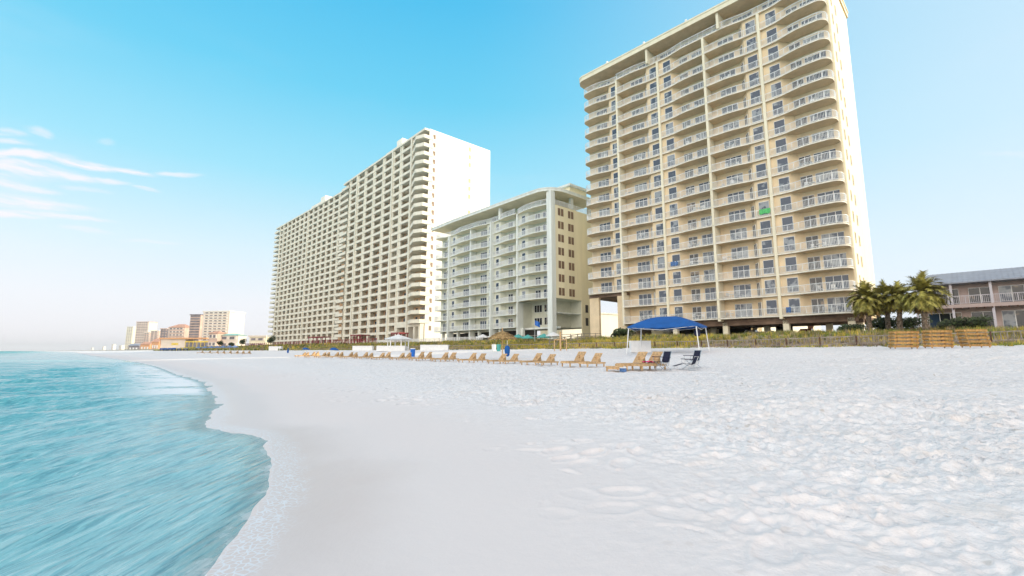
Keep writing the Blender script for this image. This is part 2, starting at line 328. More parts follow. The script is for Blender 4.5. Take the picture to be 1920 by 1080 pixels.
# a smoother mound of pushed up sand on the right
mnd = np.exp(-(((gx - 6.2) / 2.6)**2 + ((gy - 9.6) / 1.0)**2)) * .16 + np.exp(-(((gx - 10) / 3)**2 + ((gy - 13) / 1.3)**2)) * .14
z = z + mnd
dune = sstep(47, 53, gd) * (1 - sstep(66, 72, gd))
z = z + dune * (vnoise(gx / 5, gy / 5, 71) * .35 + vnoise(gx / 1.7, gy / 1.7, 72) * .12) * (rr < 900)
def sand_mat():
    m = bpy.data.materials.new('sand'); m.use_nodes = True; t = NT(m.node_tree); t.n.clear()
    d = t.add('ShaderNodeAttribute', attribute_name='shore_d').outputs['Fac']
    co = t.add('ShaderNodeTexCoord').outputs['Object']
    n1 = t.noise(co, .35, 5); n2 = t.noise(co, 3.0, 6, .6); n3 = t.noise(co, 45, 4, .6)
    dry = t.mix(t.mr(t.noise(co, 7.0, 6, .65), .3, .7), (.73, .70, .685), (.88, .84, .82))
    dry = t.mix(t.math('MULTIPLY', t.mr(n3, .55, .75), .35), dry, (.60, .52, .45))
    dry = t.mix(t.math('MULTIPLY', t.mr(t.noise(co, 1.3, 5, .65), .52, .70), .45), dry, (.84, .74, .66))
    dry = t.mix(t.math('MULTIPLY', t.mr(t.noise(co, 4.2, 3, .5), .685, .74), .5), dry, (.46, .38, .30))
    dj = t.math('ADD', d, t.math('MULTIPLY', t.math('SUBTRACT', n1, .5), 3.0))
    wetf = t.mr(dj, 1.7, .2)
    c = t.mix(t.mr(dj, 7, 2), dry, (.76, .69, .66))
    c = t.mix(wetf, c, (.68, .585, .55))
    # lacy foam left on the swash
    vor = t.add('ShaderNodeTexVoronoi', {'Vector': co, 'Scale': 16.0}, feature='DISTANCE_TO_EDGE').outputs[0]
    lace = t.math('MULTIPLY', t.mr(vor, .12, .03), t.math('MULTIPLY', t.mr(t.math('ADD', d, t.math('MULTIPLY', n2, .5)), .75, .45), t.mr(d, -.1, .05)))
    c = t.mix(t.math('MULTIPLY', lace, .75), c, (.78, .80, .84))
    # dune face and the land behind it
    dn = t.math('ADD', d, t.math('MULTIPLY', t.math('SUBTRACT', n1, .5), 5.0))
    veg = t.mix(t.mr(n2, .35, .65), (.22, .22, .08), (.44, .35, .28))
    veg = t.mix(t.mr(t.noise(co, 1.1, 4), .52, .66), veg, (.55, .48, .42))
    c = t.mix(t.mr(dn, 47.6, 49.0), c, veg)
    c = t.mix(t.mr(dn, 67, 71), c, (.34, .31, .26))
    rough = t.mr(dj, 2.4, .2, .85, .3)
    bmp = t.add('ShaderNodeBump', {'Height': t.math('ADD', t.math('MULTIPLY', n3, .3), t.math('ADD', t.noise(co, 9, 5, .6), t.math('MULTIPLY', t.noise(co, 3.5, 5, .65), 1.6))), 'Distance': .06, 'Strength': t.mr(dj, 2, 8, .08, .7)})
    b = t.add('ShaderNodeBsdfPrincipled', {'Base Color': c, 'Roughness': rough, 'Specular IOR Level': .35, 'Normal': bmp.outputs[0]})
    t.add('ShaderNodeOutputMaterial', {0: b.outputs[0]}); return m
ground = inst('sand_beach', grid_mesh('sand_beach', gx, gy, z, nr, na, attrs={'shore_d': gd}, mats=[sand_mat()])); tag(ground, kind='structure')
# --- sea
wx, wy, nr, na = polar(1.2, 8000, 620, step=.18)
wd_ = shore_d(wx.ravel(), wy.ravel()).reshape(wx.shape); wr = np.hypot(wx, wy)
wz = np.zeros(wx.shape); wrn = np.random.default_rng(3)
cell = np.where(wr < 60, wr * .0064, wr * .0136)
for k in range(70):
    lam = .22 * (9 / .22) ** wrn.random() if k > 8 else wrn.uniform(5, 14)
    aa = R(122 + wrn.normal() * 11) if lam < 4 else R(8 + wrn.normal() * 9)
    kx, ky = math.sin(aa) * 2 * math.pi / lam, math.cos(aa) * 2 * math.pi / lam
    amp = .014 * lam ** .6 if lam < 4 else .007 * lam ** .4
    fade = sstep(5, 2.2, 1 / (1e-6 + lam / np.maximum(cell, 1e-6)) * 8)
    ph = kx * wx + ky * wy + wrn.random() * 6.28 + .9 * vnoise(wx / (lam * 2.5), wy / (lam * 2.5), k + 100)
    wz += amp * (1 - 2 * np.abs(np.sin(ph / 2))) * .9 * fade if k % 2 else amp * np.sin(ph) * fade
wz *= sstep(.3, -6, wd_) * .75 + .05
wz = wz + .004
def sea_mat():
    m = bpy.data.materials.new('sea_water'); m.use_nodes = True; t = NT(m.node_tree); t.n.clear()
    d = t.add('ShaderNodeAttribute', attribute_name='shore_d').outputs['Fac']
    co = t.add('ShaderNodeTexCoord').outputs['Object']
    rot = t.add('ShaderNodeMapping', {'Vector': co, 'Rotation': (0, 0, R(32)), 'Scale': (1, .22, 1)}).outputs[0]
    rot2 = t.add('ShaderNodeMapping', {'Vector': co, 'Rotation': (0, 0, R(10)), 'Scale': (.16, 1, 1)}).outputs[0]
    n1 = t.noise(rot, .7, 5, .6); n2 = t.noise(rot2, .05, 5, .55); n3 = t.noise(rot, 4.5, 4, .6)
    far = t.mr(d, -6, -40)
    c = t.mix(t.mr(d, -.2, -7), (.25, .53, .57), (.12, .45, .49))
    c = t.mix(far, c, t.mix(t.mr(n2, .38, .62), (.015, .30, .33), (.10, .50, .50)))
    rs1 = t.add('ShaderNodeMapping', {'Vector': co, 'Rotation': (0, 0, R(32)), 'Scale': (1, .11, 1)}).outputs[0]
    rs2 = t.add('ShaderNodeMapping', {'Vector': co, 'Rotation': (0, 0, R(25)), 'Scale': (1, .13, 1)}).outputs[0]
    nearf = t.mr(d, -30, -5)
    la = t.noise(rs1, 13.0, 4, .55); lb_ = t.noise(rs2, 5.5, 5, .6)  # light and dark ripple lines painted as colour, standing for refracted light
    c = t.mix(t.math('MULTIPLY', t.math('MULTIPLY', t.mr(la, .54, .60), .30), nearf), c, (.62, .80, .80))
    c = t.mix(t.math('MULTIPLY', t.math('MULTIPLY', t.mr(la, .46, .40), .42), nearf), c, (.05, .20, .27))
    c = t.mix(t.math('MULTIPLY', t.mr(lb_, .45, .37), .28), c, (.04, .22, .30))
    c = t.mix(t.math('MULTIPLY', t.mr(t.noise(rot2, 1.1, 5, .6), .56, .70), t.mr(d, -12, -45, 0, .7)), c, (.45, .75, .74))
    c = t.mix(t.math('MULTIPLY', t.mr(t.noise(rot2, .8, 5, .6), .46, .34), t.mr(d, -12, -45, 0, .75)), c, (.01, .19, .23))
    # foam: a bright lip at the edge, spilling patches a little further out, rare streaks offshore
    vor = t.add('ShaderNodeTexVoronoi', {'Vector': rot, 'Scale': 5.0}, feature='DISTANCE_TO_EDGE').outputs[0]
    lip = t.math('MULTIPLY', t.mr(d, -.28, .02), t.mr(t.noise(co, 2.6, 5, .65), .48, .66, 0, .75))
    sp_ = t.add('ShaderNodeSeparateXYZ', {0: co})
    band = t.math('MULTIPLY', t.math('MULTIPLY', t.mr(sp_.outputs[1], 15, 19), t.mr(sp_.outputs[1], 75, 40)), t.math('MULTIPLY', t.mr(d, -4.2, -1.0), t.mr(d, .1, -.5)))
    spill = t.math('MULTIPLY', band, t.mr(t.noise(t.add('ShaderNodeMapping', {'Vector': co, 'Rotation': (0, 0, R(8)), 'Scale': (.3, 1, 1)}).outputs[0], .8, 5, .6), .42, .47))
    streak = t.math('MULTIPLY', t.mr(n2, .66, .72), t.mr(d, -60, -15, 0, .6))
    bits = t.math('MULTIPLY', t.mr(n3, .66, .74), t.mr(vor, .06, .01, 0, .5))
    foam = t.math('MAXIMUM', t.math('MAXIMUM', lip, spill), t.math('MAXIMUM', streak, bits))
    c = t.mix(foam, c, (.84, .87, .88))
    hb = t.math('ADD', t.math('ADD', t.noise(rs1, 12, 5, .6), t.math('MULTIPLY', la, 2.0)), t.math('MULTIPLY', n1, 1.5))
    bmp = t.add('ShaderNodeBump', {'Height': hb, 'Distance': .045, 'Strength': .55})
    ns = t.noise(rot2, .6, 4, .6)
    bm2 = t.add('ShaderNodeBump', {'Height': t.math('MULTIPLY', ns, t.mr(d, -5, -60, 0, 1)), 'Distance': 2.5, 'Strength': 1.0, 'Normal': bmp.outputs[0]})
    b = t.add('ShaderNodeBsdfPrincipled', {'Base Color': c, 'Roughness': t.math('MAXIMUM', t.mr(foam, 0, .6, .09, .7), t.mr(d, -10, -80, .09, .35)), 'IOR': 1.33, 'Specular IOR Level': t.mr(d, -6, -50, .5, .1), 'Normal': bm2.outputs[0]})
    tp = t.add('ShaderNodeBsdfTransparent', {0: (.93, .97, .97, 1)})
    op = t.math('MAXIMUM', t.mr(d, .12, -.5, .5, 1.0), foam)
    mx = t.add('ShaderNodeMixShader', {0: op, 1: tp.outputs[0], 2: b.outputs[0]})
    t.add('ShaderNodeOutputMaterial', {0: mx.outputs[0]}); return m
sea = inst('sea', grid_mesh('sea', wx, wy, wz, nr, na, keep=wd_ < .45, attrs={'shore_d': wd_}, mats=[sea_mat()])); tag(sea, kind='structure')
del gx, gy, wx, wy, wz, z, gd, wd_, det

# ================================================================ BUILDINGS
def frontpts(w, kind, n=20, a0=.2, a1=.72, round_l=False, round_r=False, ydeep=1.4, rad=1.3):
    """plan outline of a balcony's free edge, x from 0 to w, outward is -y"""
    pts = []
    xs = np.linspace(0, w, n)
    for x in xs:
        f = x / w
        if kind == 'R': k = 1 - sstep(.35, .85, f)
        elif kind == 'L': k = sstep(.15, .65, f)
        else: k = np.sin(math.pi * f) ** .8
        pts.append((float(x), -float(a0 + (a1 - a0) * k)))
    if round_r:
        pts = [p for p in pts if p[0] < w - rad]; y0 = pts[-1][1]
        pts += [(w - rad + rad * math.sin(a), y0 + rad - rad * math.cos(a)) for a in np.linspace(.15, math.pi / 2, 7)] + [(w, ydeep)]
    if round_l:
        pts = [p for p in pts if p[0] > rad]; y0 = pts[0][1]
        pts = [(0, ydeep)] + [(rad - rad * math.sin(a), y0 + rad - rad * math.cos(a)) for a in np.linspace(math.pi / 2, .15, 7)] + pts
    return pts
def slab_mb(pts, w, yb=1.45, th=.2):
    poly = list(pts)
    if abs(poly[-1][1] - yb) > .02: poly.append((poly[-1][0], yb)) if poly[-1][1] < yb else None
    if poly[0][1] < yb - .02: poly.append((poly[0][0], yb))
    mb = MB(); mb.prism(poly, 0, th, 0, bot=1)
    return mb
def rail_mb(pts, z0=.2, h=1.05, sp=.17, solid=False):
    mb = MB(); P3 = [Vector((x, y + .07, 0)) for x, y in pts]
    for a, b in zip(P3[:-1], P3[1:]):
        if (b - a).length < .02: continue
        mb.bar(a + Vector((0, 0, z0 + h)), b + Vector((0, 0, z0 + h)), .07, .06)
        if not solid: mb.bar(a + Vector((0, 0, z0 + .12)), b + Vector((0, 0, z0 + .12)), .04, .04)
        else: mb.bar(a + Vector((0, 0, z0 + h * .5 - .03)), b + Vector((0, 0, z0 + h * .5 - .03)), .09, h - .06)
    if solid: return mb
    acc = 0; k = 0
    for a, b in zip(P3[:-1], P3[1:]):
        L = (b - a).length
        if L < .02: continue
        d = (b - a) / L; s_ = sp - acc
        while s_ < L:
            p = a + d * s_; wd = .028 if k % 9 else .07
            mb.box(p.x - wd / 2, p.x + wd / 2, p.y - .016, p.y + .016, z0 + .1, z0 + h); k += 1; s_ += sp
        acc = L - (s_ - sp)
    return mb
def door_mb(w, h, n, z0=0.0, dep=.08, fr=.07):
    """glazed unit on a wall at y=0 facing -y: white frame + panes"""
    mb = MB(); mb.box(0, w, -dep, 0, z0, z0 + fr); mb.box(0, w, -dep, 0, z0 + h - fr, z0 + h)
    pw = w / n
    for i in range(n + 1):
        x = i * pw; a = max(0, x - fr / 2); b = min(w, x + fr / 2); mb.box(a, b, -dep * .96, 0, z0 + fr, z0 + h - fr)
    mb.box(fr / 2, w - fr / 2, -dep * .45, -.004, z0 + fr * .5, z0 + h - fr * .5, 1); return mb

# ---------------- tall beige tower on stilts
def beige_tower():
    O = (15.0, 88.9); GZ = 3.55
    T = thing('apartment_tower', 'tall beige tower on stilts with curved white railed balconies, nearest and largest building', 'apartment tower', (O[0], O[1], GZ), -BA)
    H = 2.95; z0 = 6.4 - GZ; NF = 17
    B = [0, 8.0, 16.4, 24.9, 33.3, 42.0]; kinds = ['R', 'R', 'L', 'R', 'L']
    mats2 = [M['cream'], M['soffit'], M['side']]
    # wall plan, same on every floor below the penthouse
    plan = []
    for i, k in enumerate(kinds):
        a, b = B[i], B[i + 1]; w_ = b - a
        f = [(0, 1.4), (.6, 1.4), (.72, .22), (1, .22)] if k == 'R' else [(0, .22), (.28, .22), (.4, 1.4), (1, 1.4)]
        for q_, y in f:
            p = (a + q_ * w_, y)
            if not plan or abs(p[0] - plan[-1][0]) > 1e-6 or abs(p[1] - plan[-1][1]) > 1e-6: plan.append(p)
    plan[-1] = (42.0, .9); plan.insert(-1, (41.2, 1.4))
    DEP = 15.4
    lowpl = [p for p in plan if p[0] > 8.01]; lowpl = [(8.0, 1.4)] + lowpl
    m = MB(); m.prism(plan + [(42.0, DEP), (0, DEP)], z0 + 2 * H, z0 + 16 * H); m.build('wall', mats2, T)
    m = MB(); m.prism([(p[0], p[1]) for p in lowpl] + [(42.0, DEP), (8.0, DEP)], z0 + .02, z0 + 2 * H - .003); m.build('lower_wall', mats2, T)
    m = MB(); m.box(1.2, 40.8, 2.0, DEP - .5, z0 + 16 * H + .003, z0 + 17 * H - .05); m.build('penthouse_wall', mats2, T)
    m = MB(); m.box(42.003, 42.25, 1.1, DEP, z0 + .3, z0 + 17 * H + .2); m.build('side_wall', M['side'], T)
    m = MB(); m.box(2, 20, DEP + .003, 33, 0, z0 + 16.6 * H); m.build('shade_wing', M['side'], T)  # hidden wing added to shade the mint building's side wall
    # roof with deep overhang
    def rpoly(g): return [(-1.0 - g, 3), (-1.0 - g, 0), (-.3, -1.1 - g), (.5, -1.4 - g), (41.0, -1.4 - g), (42.1, -.8 - g), (42.45 + g, .2), (42.45 + g, DEP + .4), (-1.0 - g, DEP + .4)]
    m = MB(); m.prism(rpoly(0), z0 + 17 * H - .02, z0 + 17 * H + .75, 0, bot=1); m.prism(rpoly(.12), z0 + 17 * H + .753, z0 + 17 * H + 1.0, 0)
    rf = m.build('roof', [M['creamlt'], M['soffit']], T)
    for x in (6.5, 14.5, 22.5, 31): MB().box(x, x + .28, -1.5, -1.22, z0 + 17 * H + 1.003, z0 + 17 * H + 1.35).build('roof_light', M['white'], rf)
    m = MB(); m.box(28, 36, 6, 12, z0 + 17 * H + 1.0, z0 + 17 * H + 4.2); m.build('lift_house', M['side'], rf)
    # pilasters
    for x, yo in ((B[1], -.66), (B[2], -.28), (B[3], -.72), (B[4], -.28)):
        lo = z0 - .3
        MB().box(x - .19, x + .19, yo, 1.3, lo, z0 + 16 * H + .05).build('pilaster', M['creamlt'], T)
    for x in (14.8, 27.6): MB().box(x - .2, x + .2, -1.0, 2.0, z0 + 16 * H + .2, z0 + 17 * H - .03).build('pilaster', M['creamlt'], T)
    slabs = {}; rails = {}
    for i, k in enumerate(kinds):
        w_ = B[i + 1] - B[i]
        pts = frontpts(w_, k, round_l=(i == 0), round_r=(i == 4), a1=1.0 if i in (0, 4) else .72)
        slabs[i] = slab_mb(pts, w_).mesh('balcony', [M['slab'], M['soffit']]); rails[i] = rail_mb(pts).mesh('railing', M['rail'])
    def fl(f, i): return (z0 + f * H)
    tri = door_mb(2.5, 2.15, 3).mesh('sliding_door', [M['white'], M['glass']]); tri5 = door_mb(2.85, 2.15, 3).mesh('sliding_door', [M['white'], M['glass']])
    pair = door_mb(1.5, 2.15, 2).mesh('double_door', [M['white'], M['gdark']]); nar = door_mb(.95, 2.15, 2).mesh('double_door', [M['white'], M['gdark']])
    win = door_mb(1.4, 2.05, 1).mesh('window', [M['white'], M['glass']])
    sid = MB().box(-.02, .05, 0, .62, 0, 1.5, 0).box(.05, .07, .05, .57, .05, 1.45, 1).mesh('small_window', [M['creamlt'], M['brown']])
    for f in range(NF):
        for i, k in enumerate(kinds):
            if i == 0 and f < 2: continue
            w_ = B[i + 1] - B[i]; zz = z0 + f * H
            b = inst('balcony', slabs[i], T, (B[i], 0, zz)); inst('railing', rails[i], b)
            if f == 16: continue
            fz = zz + .22
            if i == 0: ds = [(tri, 2.0, 1.4, 0), (win, 6.3, .22, .25)]
            elif i == 1: ds = [(tri, 2.1, 1.4, 0), (win, 6.65, .22, .25)]
            elif i == 2: ds = [(win, .95, .22, .25), (pair, 3.45, 1.4, 0), (tri, 5.7, 1.4, 0)]
            elif i == 3: ds = [(tri, 1.7, 1.4, 0), (win, 6.5, .22, .25)]
            else: ds = [(win, 1.0, .22, .25), (pair, 3.5, 1.4, 0), (tri5, 5.35, 1.4, 0)]
            for me, x, y, dz in ds:
                o = inst(me.name.split('.')[0], me, T, (B[i] + x, y - .003, fz + dz))
            if i in (1, 3):
                ang = math.atan2(-1.18, .12 * w_); o = inst('double_door', nar, T, (B[i] + .615 * w_, 1.4 - .15, fz), ang)
                o.location = (B[i] + .61 * w_ + .0, 1.4 - .11, fz)
        if f < 16:
            for yy in (2.4, 5.2): inst('small_window', sid, T, (42.26, yy, z0 + f * H + .8))
    # penthouse glazing
    pw = door_mb(3.0, 2.2, 4).mesh('sliding_door', [M['white'], M['glass']])
    for x in (2.0, 6.5, 10.8, 16, 20, 24, 29, 33.5, 37.5): inst('sliding_door', pw, T, (x, 1.995, z0 + 16 * H + .22))
    # undercroft: deck beams, stilts, dark back wall with openings
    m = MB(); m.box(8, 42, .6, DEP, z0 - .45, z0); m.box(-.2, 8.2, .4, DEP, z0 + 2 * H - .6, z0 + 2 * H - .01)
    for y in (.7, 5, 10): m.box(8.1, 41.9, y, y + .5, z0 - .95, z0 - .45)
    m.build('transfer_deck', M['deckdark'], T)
    for x, y in ((8.3, .5), (17, .9), (25.2, .9), (33.6, .9), (41.2, .9), (12.5, 7), (20.8, 7), (29.2, 7), (37.5, 7), (41.2, 7), (8.3, 14), (16.8, 14), (25.2, 14), (33.6, 14), (41.2, 14)):
        MB().box(x - .38, x + .38, y - .2, y + .55, -1.2, z0 - .45).build('stilt', M['creamlt'], T)
    m = MB(); m.box(.1, 2.2, .1, .7, -1.2, z0 + 2 * H - .6); m.build('leg_wall', M['cream'], T)
    m = MB(); m.box(6.2, 8.1, .3, 9, -1.2, z0 + 2 * H - .6); m.build('leg_wall', M['cream'], T)
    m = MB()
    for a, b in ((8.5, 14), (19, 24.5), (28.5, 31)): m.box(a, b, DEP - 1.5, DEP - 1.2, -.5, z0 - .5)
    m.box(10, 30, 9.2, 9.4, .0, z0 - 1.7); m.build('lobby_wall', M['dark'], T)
    return T
TOWER = beige_tower()

# ---------------- mint mid-rise
def mint_building():
    O = (-21.0, 127.0); ang = math.atan2(94.3 - 127.0, 8.5 + 21.0); GZ = 3.7
    T = thing('apartment_building', 'mint green ten storey balcony building with overhanging flat roof, left of the beige tower', 'apartment building', (O[0], O[1], GZ), ang)
    Lf = math.hypot(29.5, 32.7); H = 2.88; z0 = 6.7 - GZ
    B = [0, 6.2, 15.7, 24.5, 33.4, Lf]; kinds = ['R', 'L', 'R', 'L', 'L']; DEP = 14.6
    plan = []
    for i, k in enumerate(kinds):
        a, b = B[i], B[i + 1]; w_ = b - a
        for q_, y in ([(0, 1.5), (.62, 1.5), (.70, .25), (1, .25)] if k == 'R' else [(0, .25), (.28, .25), (.36, 1.5), (1, 1.5)]):
            p = (a + q_ * w_, y)
            if not plan or p != plan[-1]: plan.append(p)
    plan[-1] = (Lf - .02, .3); plan.insert(-1, (Lf - 1.0, .3)); plan.insert(-2, (Lf - 1.4, 1.5))
    m = MB(); m.prism(plan + [(Lf - .02, DEP), (0, DEP)], z0 + 2 * H, z0 + 9 * H); m.build('wall', [M['mint']], T)
    m = MB(); m.prism([p for p in plan if p[0] < B[4] - .1] + [(B[4], 1.5), (B[4], 4.2), (Lf - 3, 4.2), (Lf - 3, 9.0), (Lf - .02, 9.0), (Lf - .02, DEP), (0, DEP)], z0, z0 + 2 * H - .003); m.build('lower_wall', M['mint'], T)
    m = MB(); m.box(Lf - .017, Lf + .2, .35, DEP, z0 + 2 * H + .1, z0 + 9 * H); m.box(Lf - .017, Lf + .2, 9.05, DEP, -1, z0 + 2 * H + .097); m.build('side_wall', M['mintside'], T)
    m = MB(); m.box(2, Lf - 6, 3.0, DEP - 1, z0 + 9 * H + .2, z0 + 10 * H - .05); m.build('penthouse_wall', M['mint'], T)
    def rp(g):
        o = [(-1.5 - g, 2), (-1.5 - g, -1.2 - g), (10, -1.8 - g), (Lf - 6, -1.8 - g)]
        o += [(Lf - 3.4 + 4.6 * math.sin(a), 2.8 - 4.6 * math.cos(a) - g) for a in np.linspace(.2, 1.5, 7)]
        return o + [(Lf + 1.2 + g, DEP), (-1.5 - g, DEP)]
    m = MB(); m.prism(rp(0), z0 + 10 * H, z0 + 10 * H + .55, 0, bot=1); m.prism(rp(.1), z0 + 10 * H + .553, z0 + 10 * H + .75, 0)
    rf = m.build('roof', [M['mintslab'], M['mintside']], T)
    m = MB(); m.box(Lf - 8, Lf - 1, 7, 13, z0 + 10 * H + 1.05, z0 + 10 * H + 3.0); m.build('lift_house', M['mintside'], rf)
    m = MB(); m.box(Lf - 8.6, Lf - .4, 6.4, 13.6, z0 + 10 * H + 3.003, z0 + 10 * H + 3.5); m.build('lift_house_roof', M['mintslab'], rf)
    for x, yo in ((B[1], -.5), (B[2], -.3), (B[3], -.9), (B[4], -.4)):
        MB().box(x - .22, x + .22, yo, 1.4, 0, z0 + 9 * H).build('pilaster', M['mintslab'], T)
    MB().box(Lf - 1.1, Lf + .25, -.55, .7, -1, z0 + 10 * H).build('pillar', M['mintslab'], T)
    for x, y in ((Lf - .5, 6.5), (Lf - .5, 12.8), (B[4] - 6, -.5)): MB().box(x - .35, x + .35, y, y + .7, z0 + 9 * H + .2, z0 + 10 * H - .003).build('pillar', M['mintslab'], T)
    sl = {}; rl = {}
    for i, k in enumerate(kinds):
        w_ = B[i + 1] - B[i] - (.3 if i == 4 else 0)
        pts = frontpts(w_, 'R' if k == 'R' else ('M' if i == 4 else 'L'), round_l=(i == 0), a1=1.2 if i in (0, 4) else .9)
        sl[i] = slab_mb(pts, w_, 1.55).mesh('balcony', [M['mintslab'], M['mintside']]); rl[i] = rail_mb(pts, sp=.15).mesh('railing', M['rail'])
    tri = door_mb(2.5, 2.1, 3).mesh('sliding_door', [M['white'], M['glass']]); pair = door_mb(1.6, 2.1, 2).mesh('double_door', [M['white'], M['gdark']])
    win = door_mb(1.1, 1.7, 1).mesh('window', [M['white'], M['glass']])
    bw = MB().box(0, .06, 0, .75, 0, 1.6, 0).box(0, .06, 1.0, 1.75, 0, 1.6, 0).mesh('side_window', [M['brown']])
    lay = {0: [(tri, 1.3, 1.5, 0), (win, 4.7, .25, .4)], 1: [(win, 1.0, .25, .4), (tri, 4.4, 1.5, 0)], 2: [(tri, 2.2, 1.5, 0), (win, 7.0, .25, .4)],
           3: [(win, .9, .25, .4), (pair, 4.0, 1.5, 0), (pair, 6.8, 1.5, 0)], 4: [(win, 1.1, .25, .4), (pair, 4.1, 1.5, 0), (tri, 6.6, 1.5, 0)]}
    for f in range(10):
        for i in range(5):
            if i == 4 and f < 2: continue
            b = inst('balcony', sl[i], T, (B[i], 0, z0 + f * H)); inst('railing', rl[i], b)
            if f == 9: continue
            for me, x, y, dz in lay[i]: inst(me.name.split('.')[0], me, T, (B[i] + x, y - .003, z0 + f * H + .22 + dz))
        if 2 <= f < 9:
            for yy in (1.6, 4.9): inst('side_window', bw, T, (Lf + .2, yy, z0 + f * H + .7))
    # roof terrace front glazing and side railing
    pw = door_mb(3.2, 2.1, 4).mesh('sliding_door', [M['white'], M['glass']])
    for x in (4, 9.5, 15, 20.5, 26, 31.5): inst('sliding_door', pw, T, (x, 2.995, z0 + 9 * H + .22))
    pts = [(0, 0), (0.01, 24)]
    rm = MB(); rr_ = rail_mb([(0, 0), (12.6, 0)], sp=.16); rm.v = [(-y, x, z) for x, y, z in rr_.v]; rm.f = rr_.f; rm.m = rr_.m
    rm.build('terrace_railing', M['rail'], T, (Lf + .1, .8, z0 + 9 * H - .1))
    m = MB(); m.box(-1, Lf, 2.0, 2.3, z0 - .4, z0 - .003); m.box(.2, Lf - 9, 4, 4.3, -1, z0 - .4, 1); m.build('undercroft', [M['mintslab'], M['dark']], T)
    sw = door_mb(2.4, 1.7, 3).mesh('window', [M['white'], M['gdark']])
    for f in (0, 1):
        for x in (B[4] + 1, B[4] + 4.1): inst('window', sw, T, (x, 4.195, z0 + f * H + .6))
        MB().box(Lf - 3.6, Lf - .1, 1.5, 8.9, z0 + f * H - .1, z0 + f * H + .1).build('deck', M['mintslab'], T) if f else None
        for yy in (10.2, 12.4): MB().box(Lf + .2, Lf + .26, yy, yy + .9, z0 + f * H + .4, z0 + f * H + 2.1).build('narrow_window', M['dark'], T)
    for x in (B[4] + .2, 26, 18, 9, 2): MB().box(x, x + .6, .6, 1.3, -1, z0 - .003).build('stilt', M['mintslab'], T)
    return T
MINT = mint_building()

# ---------------- white twin towers: grid of recessed balconies
def white_tower(O, E, label, top, z0abs, NF, widths, thick, vcorner, depth, kin, gzz):
    ang = math.atan2(E[1] - O[1], E[0] - O[0]); Lf = math.hypot(E[0] - O[0], E[1] - O[1])
    T = thing('apartment_tower', label, 'apartment tower', (O[0], O[1], gzz), ang, 'pair of white resort towers')
    k = Lf / sum(widths); B = [0]
    for q_ in widths: B.append(B[-1] + q_ * k)
    H = (top - z0abs) / NF; z0 = z0abs - gzz; zt = z0 + NF * H; nb = len(widths)
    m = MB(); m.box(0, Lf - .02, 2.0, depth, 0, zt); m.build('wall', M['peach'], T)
    m = MB(); m.box(Lf - .017, Lf + .25, 1.2 if vcorner else -.2, depth, -1, zt + .9); m.build('side_wall', M['whtside'] if vcorner else M['peach'], T); MB().box(-.3, 0, 1.6, depth, -1, zt + .2).build('side_wall', M['whtside'], T)  # farther twin's side wall: sunlit warmth put into its peach colour
    m = MB(); m.box(-.4, Lf + (.2 if vcorner else .26), -.6, depth + .02, zt + .003, zt + .7); rf = m.build('roof', M['wht'], T)
    m = MB(); m.box(Lf * .45, Lf * .62, 4, 10, zt + .7, zt + 5.5); m.box(Lf * .60, Lf * .66, 3.4, 10, zt + .7, zt + 7.0); m.build('lift_house', M['whtside'], rf)
    for i in range(1, nb):
        th = .95 if i in thick else .6
        MB().box(B[i] - th / 2, B[i] + th / 2, -.62 if i in thick else -.42, 2.0, 0, zt).build('fin', M['wht'], T)
    def cell(i):
        a, b = B[i], B[i + 1]; w_ = b - a - .1; c = MB()
        if i == nb - 1 and vcorner:
            pts = [(.1, -.2), (w_ * .70, -2.3), (w_ + .55, -1.0), (w_ + .55, 2.6)]
            poly = pts + [(.1, 2.6)]; c.prism(poly, 0, .2); c._mg(rail_mb(pts, .2, 1.0, solid=True), (0, 0, 0)); return c
        if i == 0 and kin:
            c.box(-1.6, w_, -.9, 2.05, 0, .2); c._mg(rail_mb([(-1.6, 2), (-1.6, -.9), (w_, -.9)], .2, 1.0, solid=True), (0, 0, 0)); return c
        c.box(.05, w_ + .05, -.3, 2.02, 0, .2); c.box(.05, w_ + .05, -.3, -.16, .2, .95); c.box(.06, w_ * .17, -.15, .3, .2, H - .003); return c
    def glaz(i):
        w_ = B[i + 1] - B[i]; c = MB()
        c.box(w_ * .54, w_ * .92, -.1, 0, 0, 2.15, 0); c.box(w_ * .2, w_ * .34, -.08, 0, .1, 2.1, 1); c.box(w_ * .69, w_ * .71, -.13, -.1, 0, 2.15, 1); return c
    cm = [(cell(i), glaz(i)) for i in range(nb)]
    me = [(c.mesh('balcony', M['wht']), g.mesh('balcony_door', [M['gbrown'], M['glass']])) for c, g in cm]
    cells = [(i, f) for i in range(nb - 1, -1, -1) for f in range(NF) if not (i >= nb - 2 and f < 2 and vcorner)]
    near_ = cells[:100]; rest = cells[100:]
    for i, f in near_:
        b = inst('balcony', me[i][0], T, (B[i], 0, z0 + f * H)); inst('balcony_door', me[i][1], T, (B[i], 1.997, z0 + f * H + .23))
    RB, RD = MB(), MB()
    for i, f in rest: RB._mg(cm[i][0], (B[i], 0, z0 + f * H)); RD._mg(cm[i][1], (B[i], 1.997, z0 + f * H + .23))
    if rest:
        tag(RB.build('balcony_rows', M['wht'], T), kind='stuff'); tag(RD.build('balcony_door_rows', [M['gbrown'], M['glass']], T), kind='stuff')
    sw = MB().box(0, .05, 0, .9, 0, 1.5).mesh('side_window', M['brown'])
    sw2 = MB().box(0, .05, 0, .9, 0, 1.5).mesh('stair_window', M['peach'])
    for f in range(1, NF):
        inst('side_window', sw, T, (Lf + .25, 2.6, z0 + f * H + .7))
        if f % 4 != 0 and depth > 20: inst('stair_window', sw2, T, (Lf + .25, depth * .64, z0 + f * H + .7)) if f > NF * .45 else None
    return T, B, zt, Lf
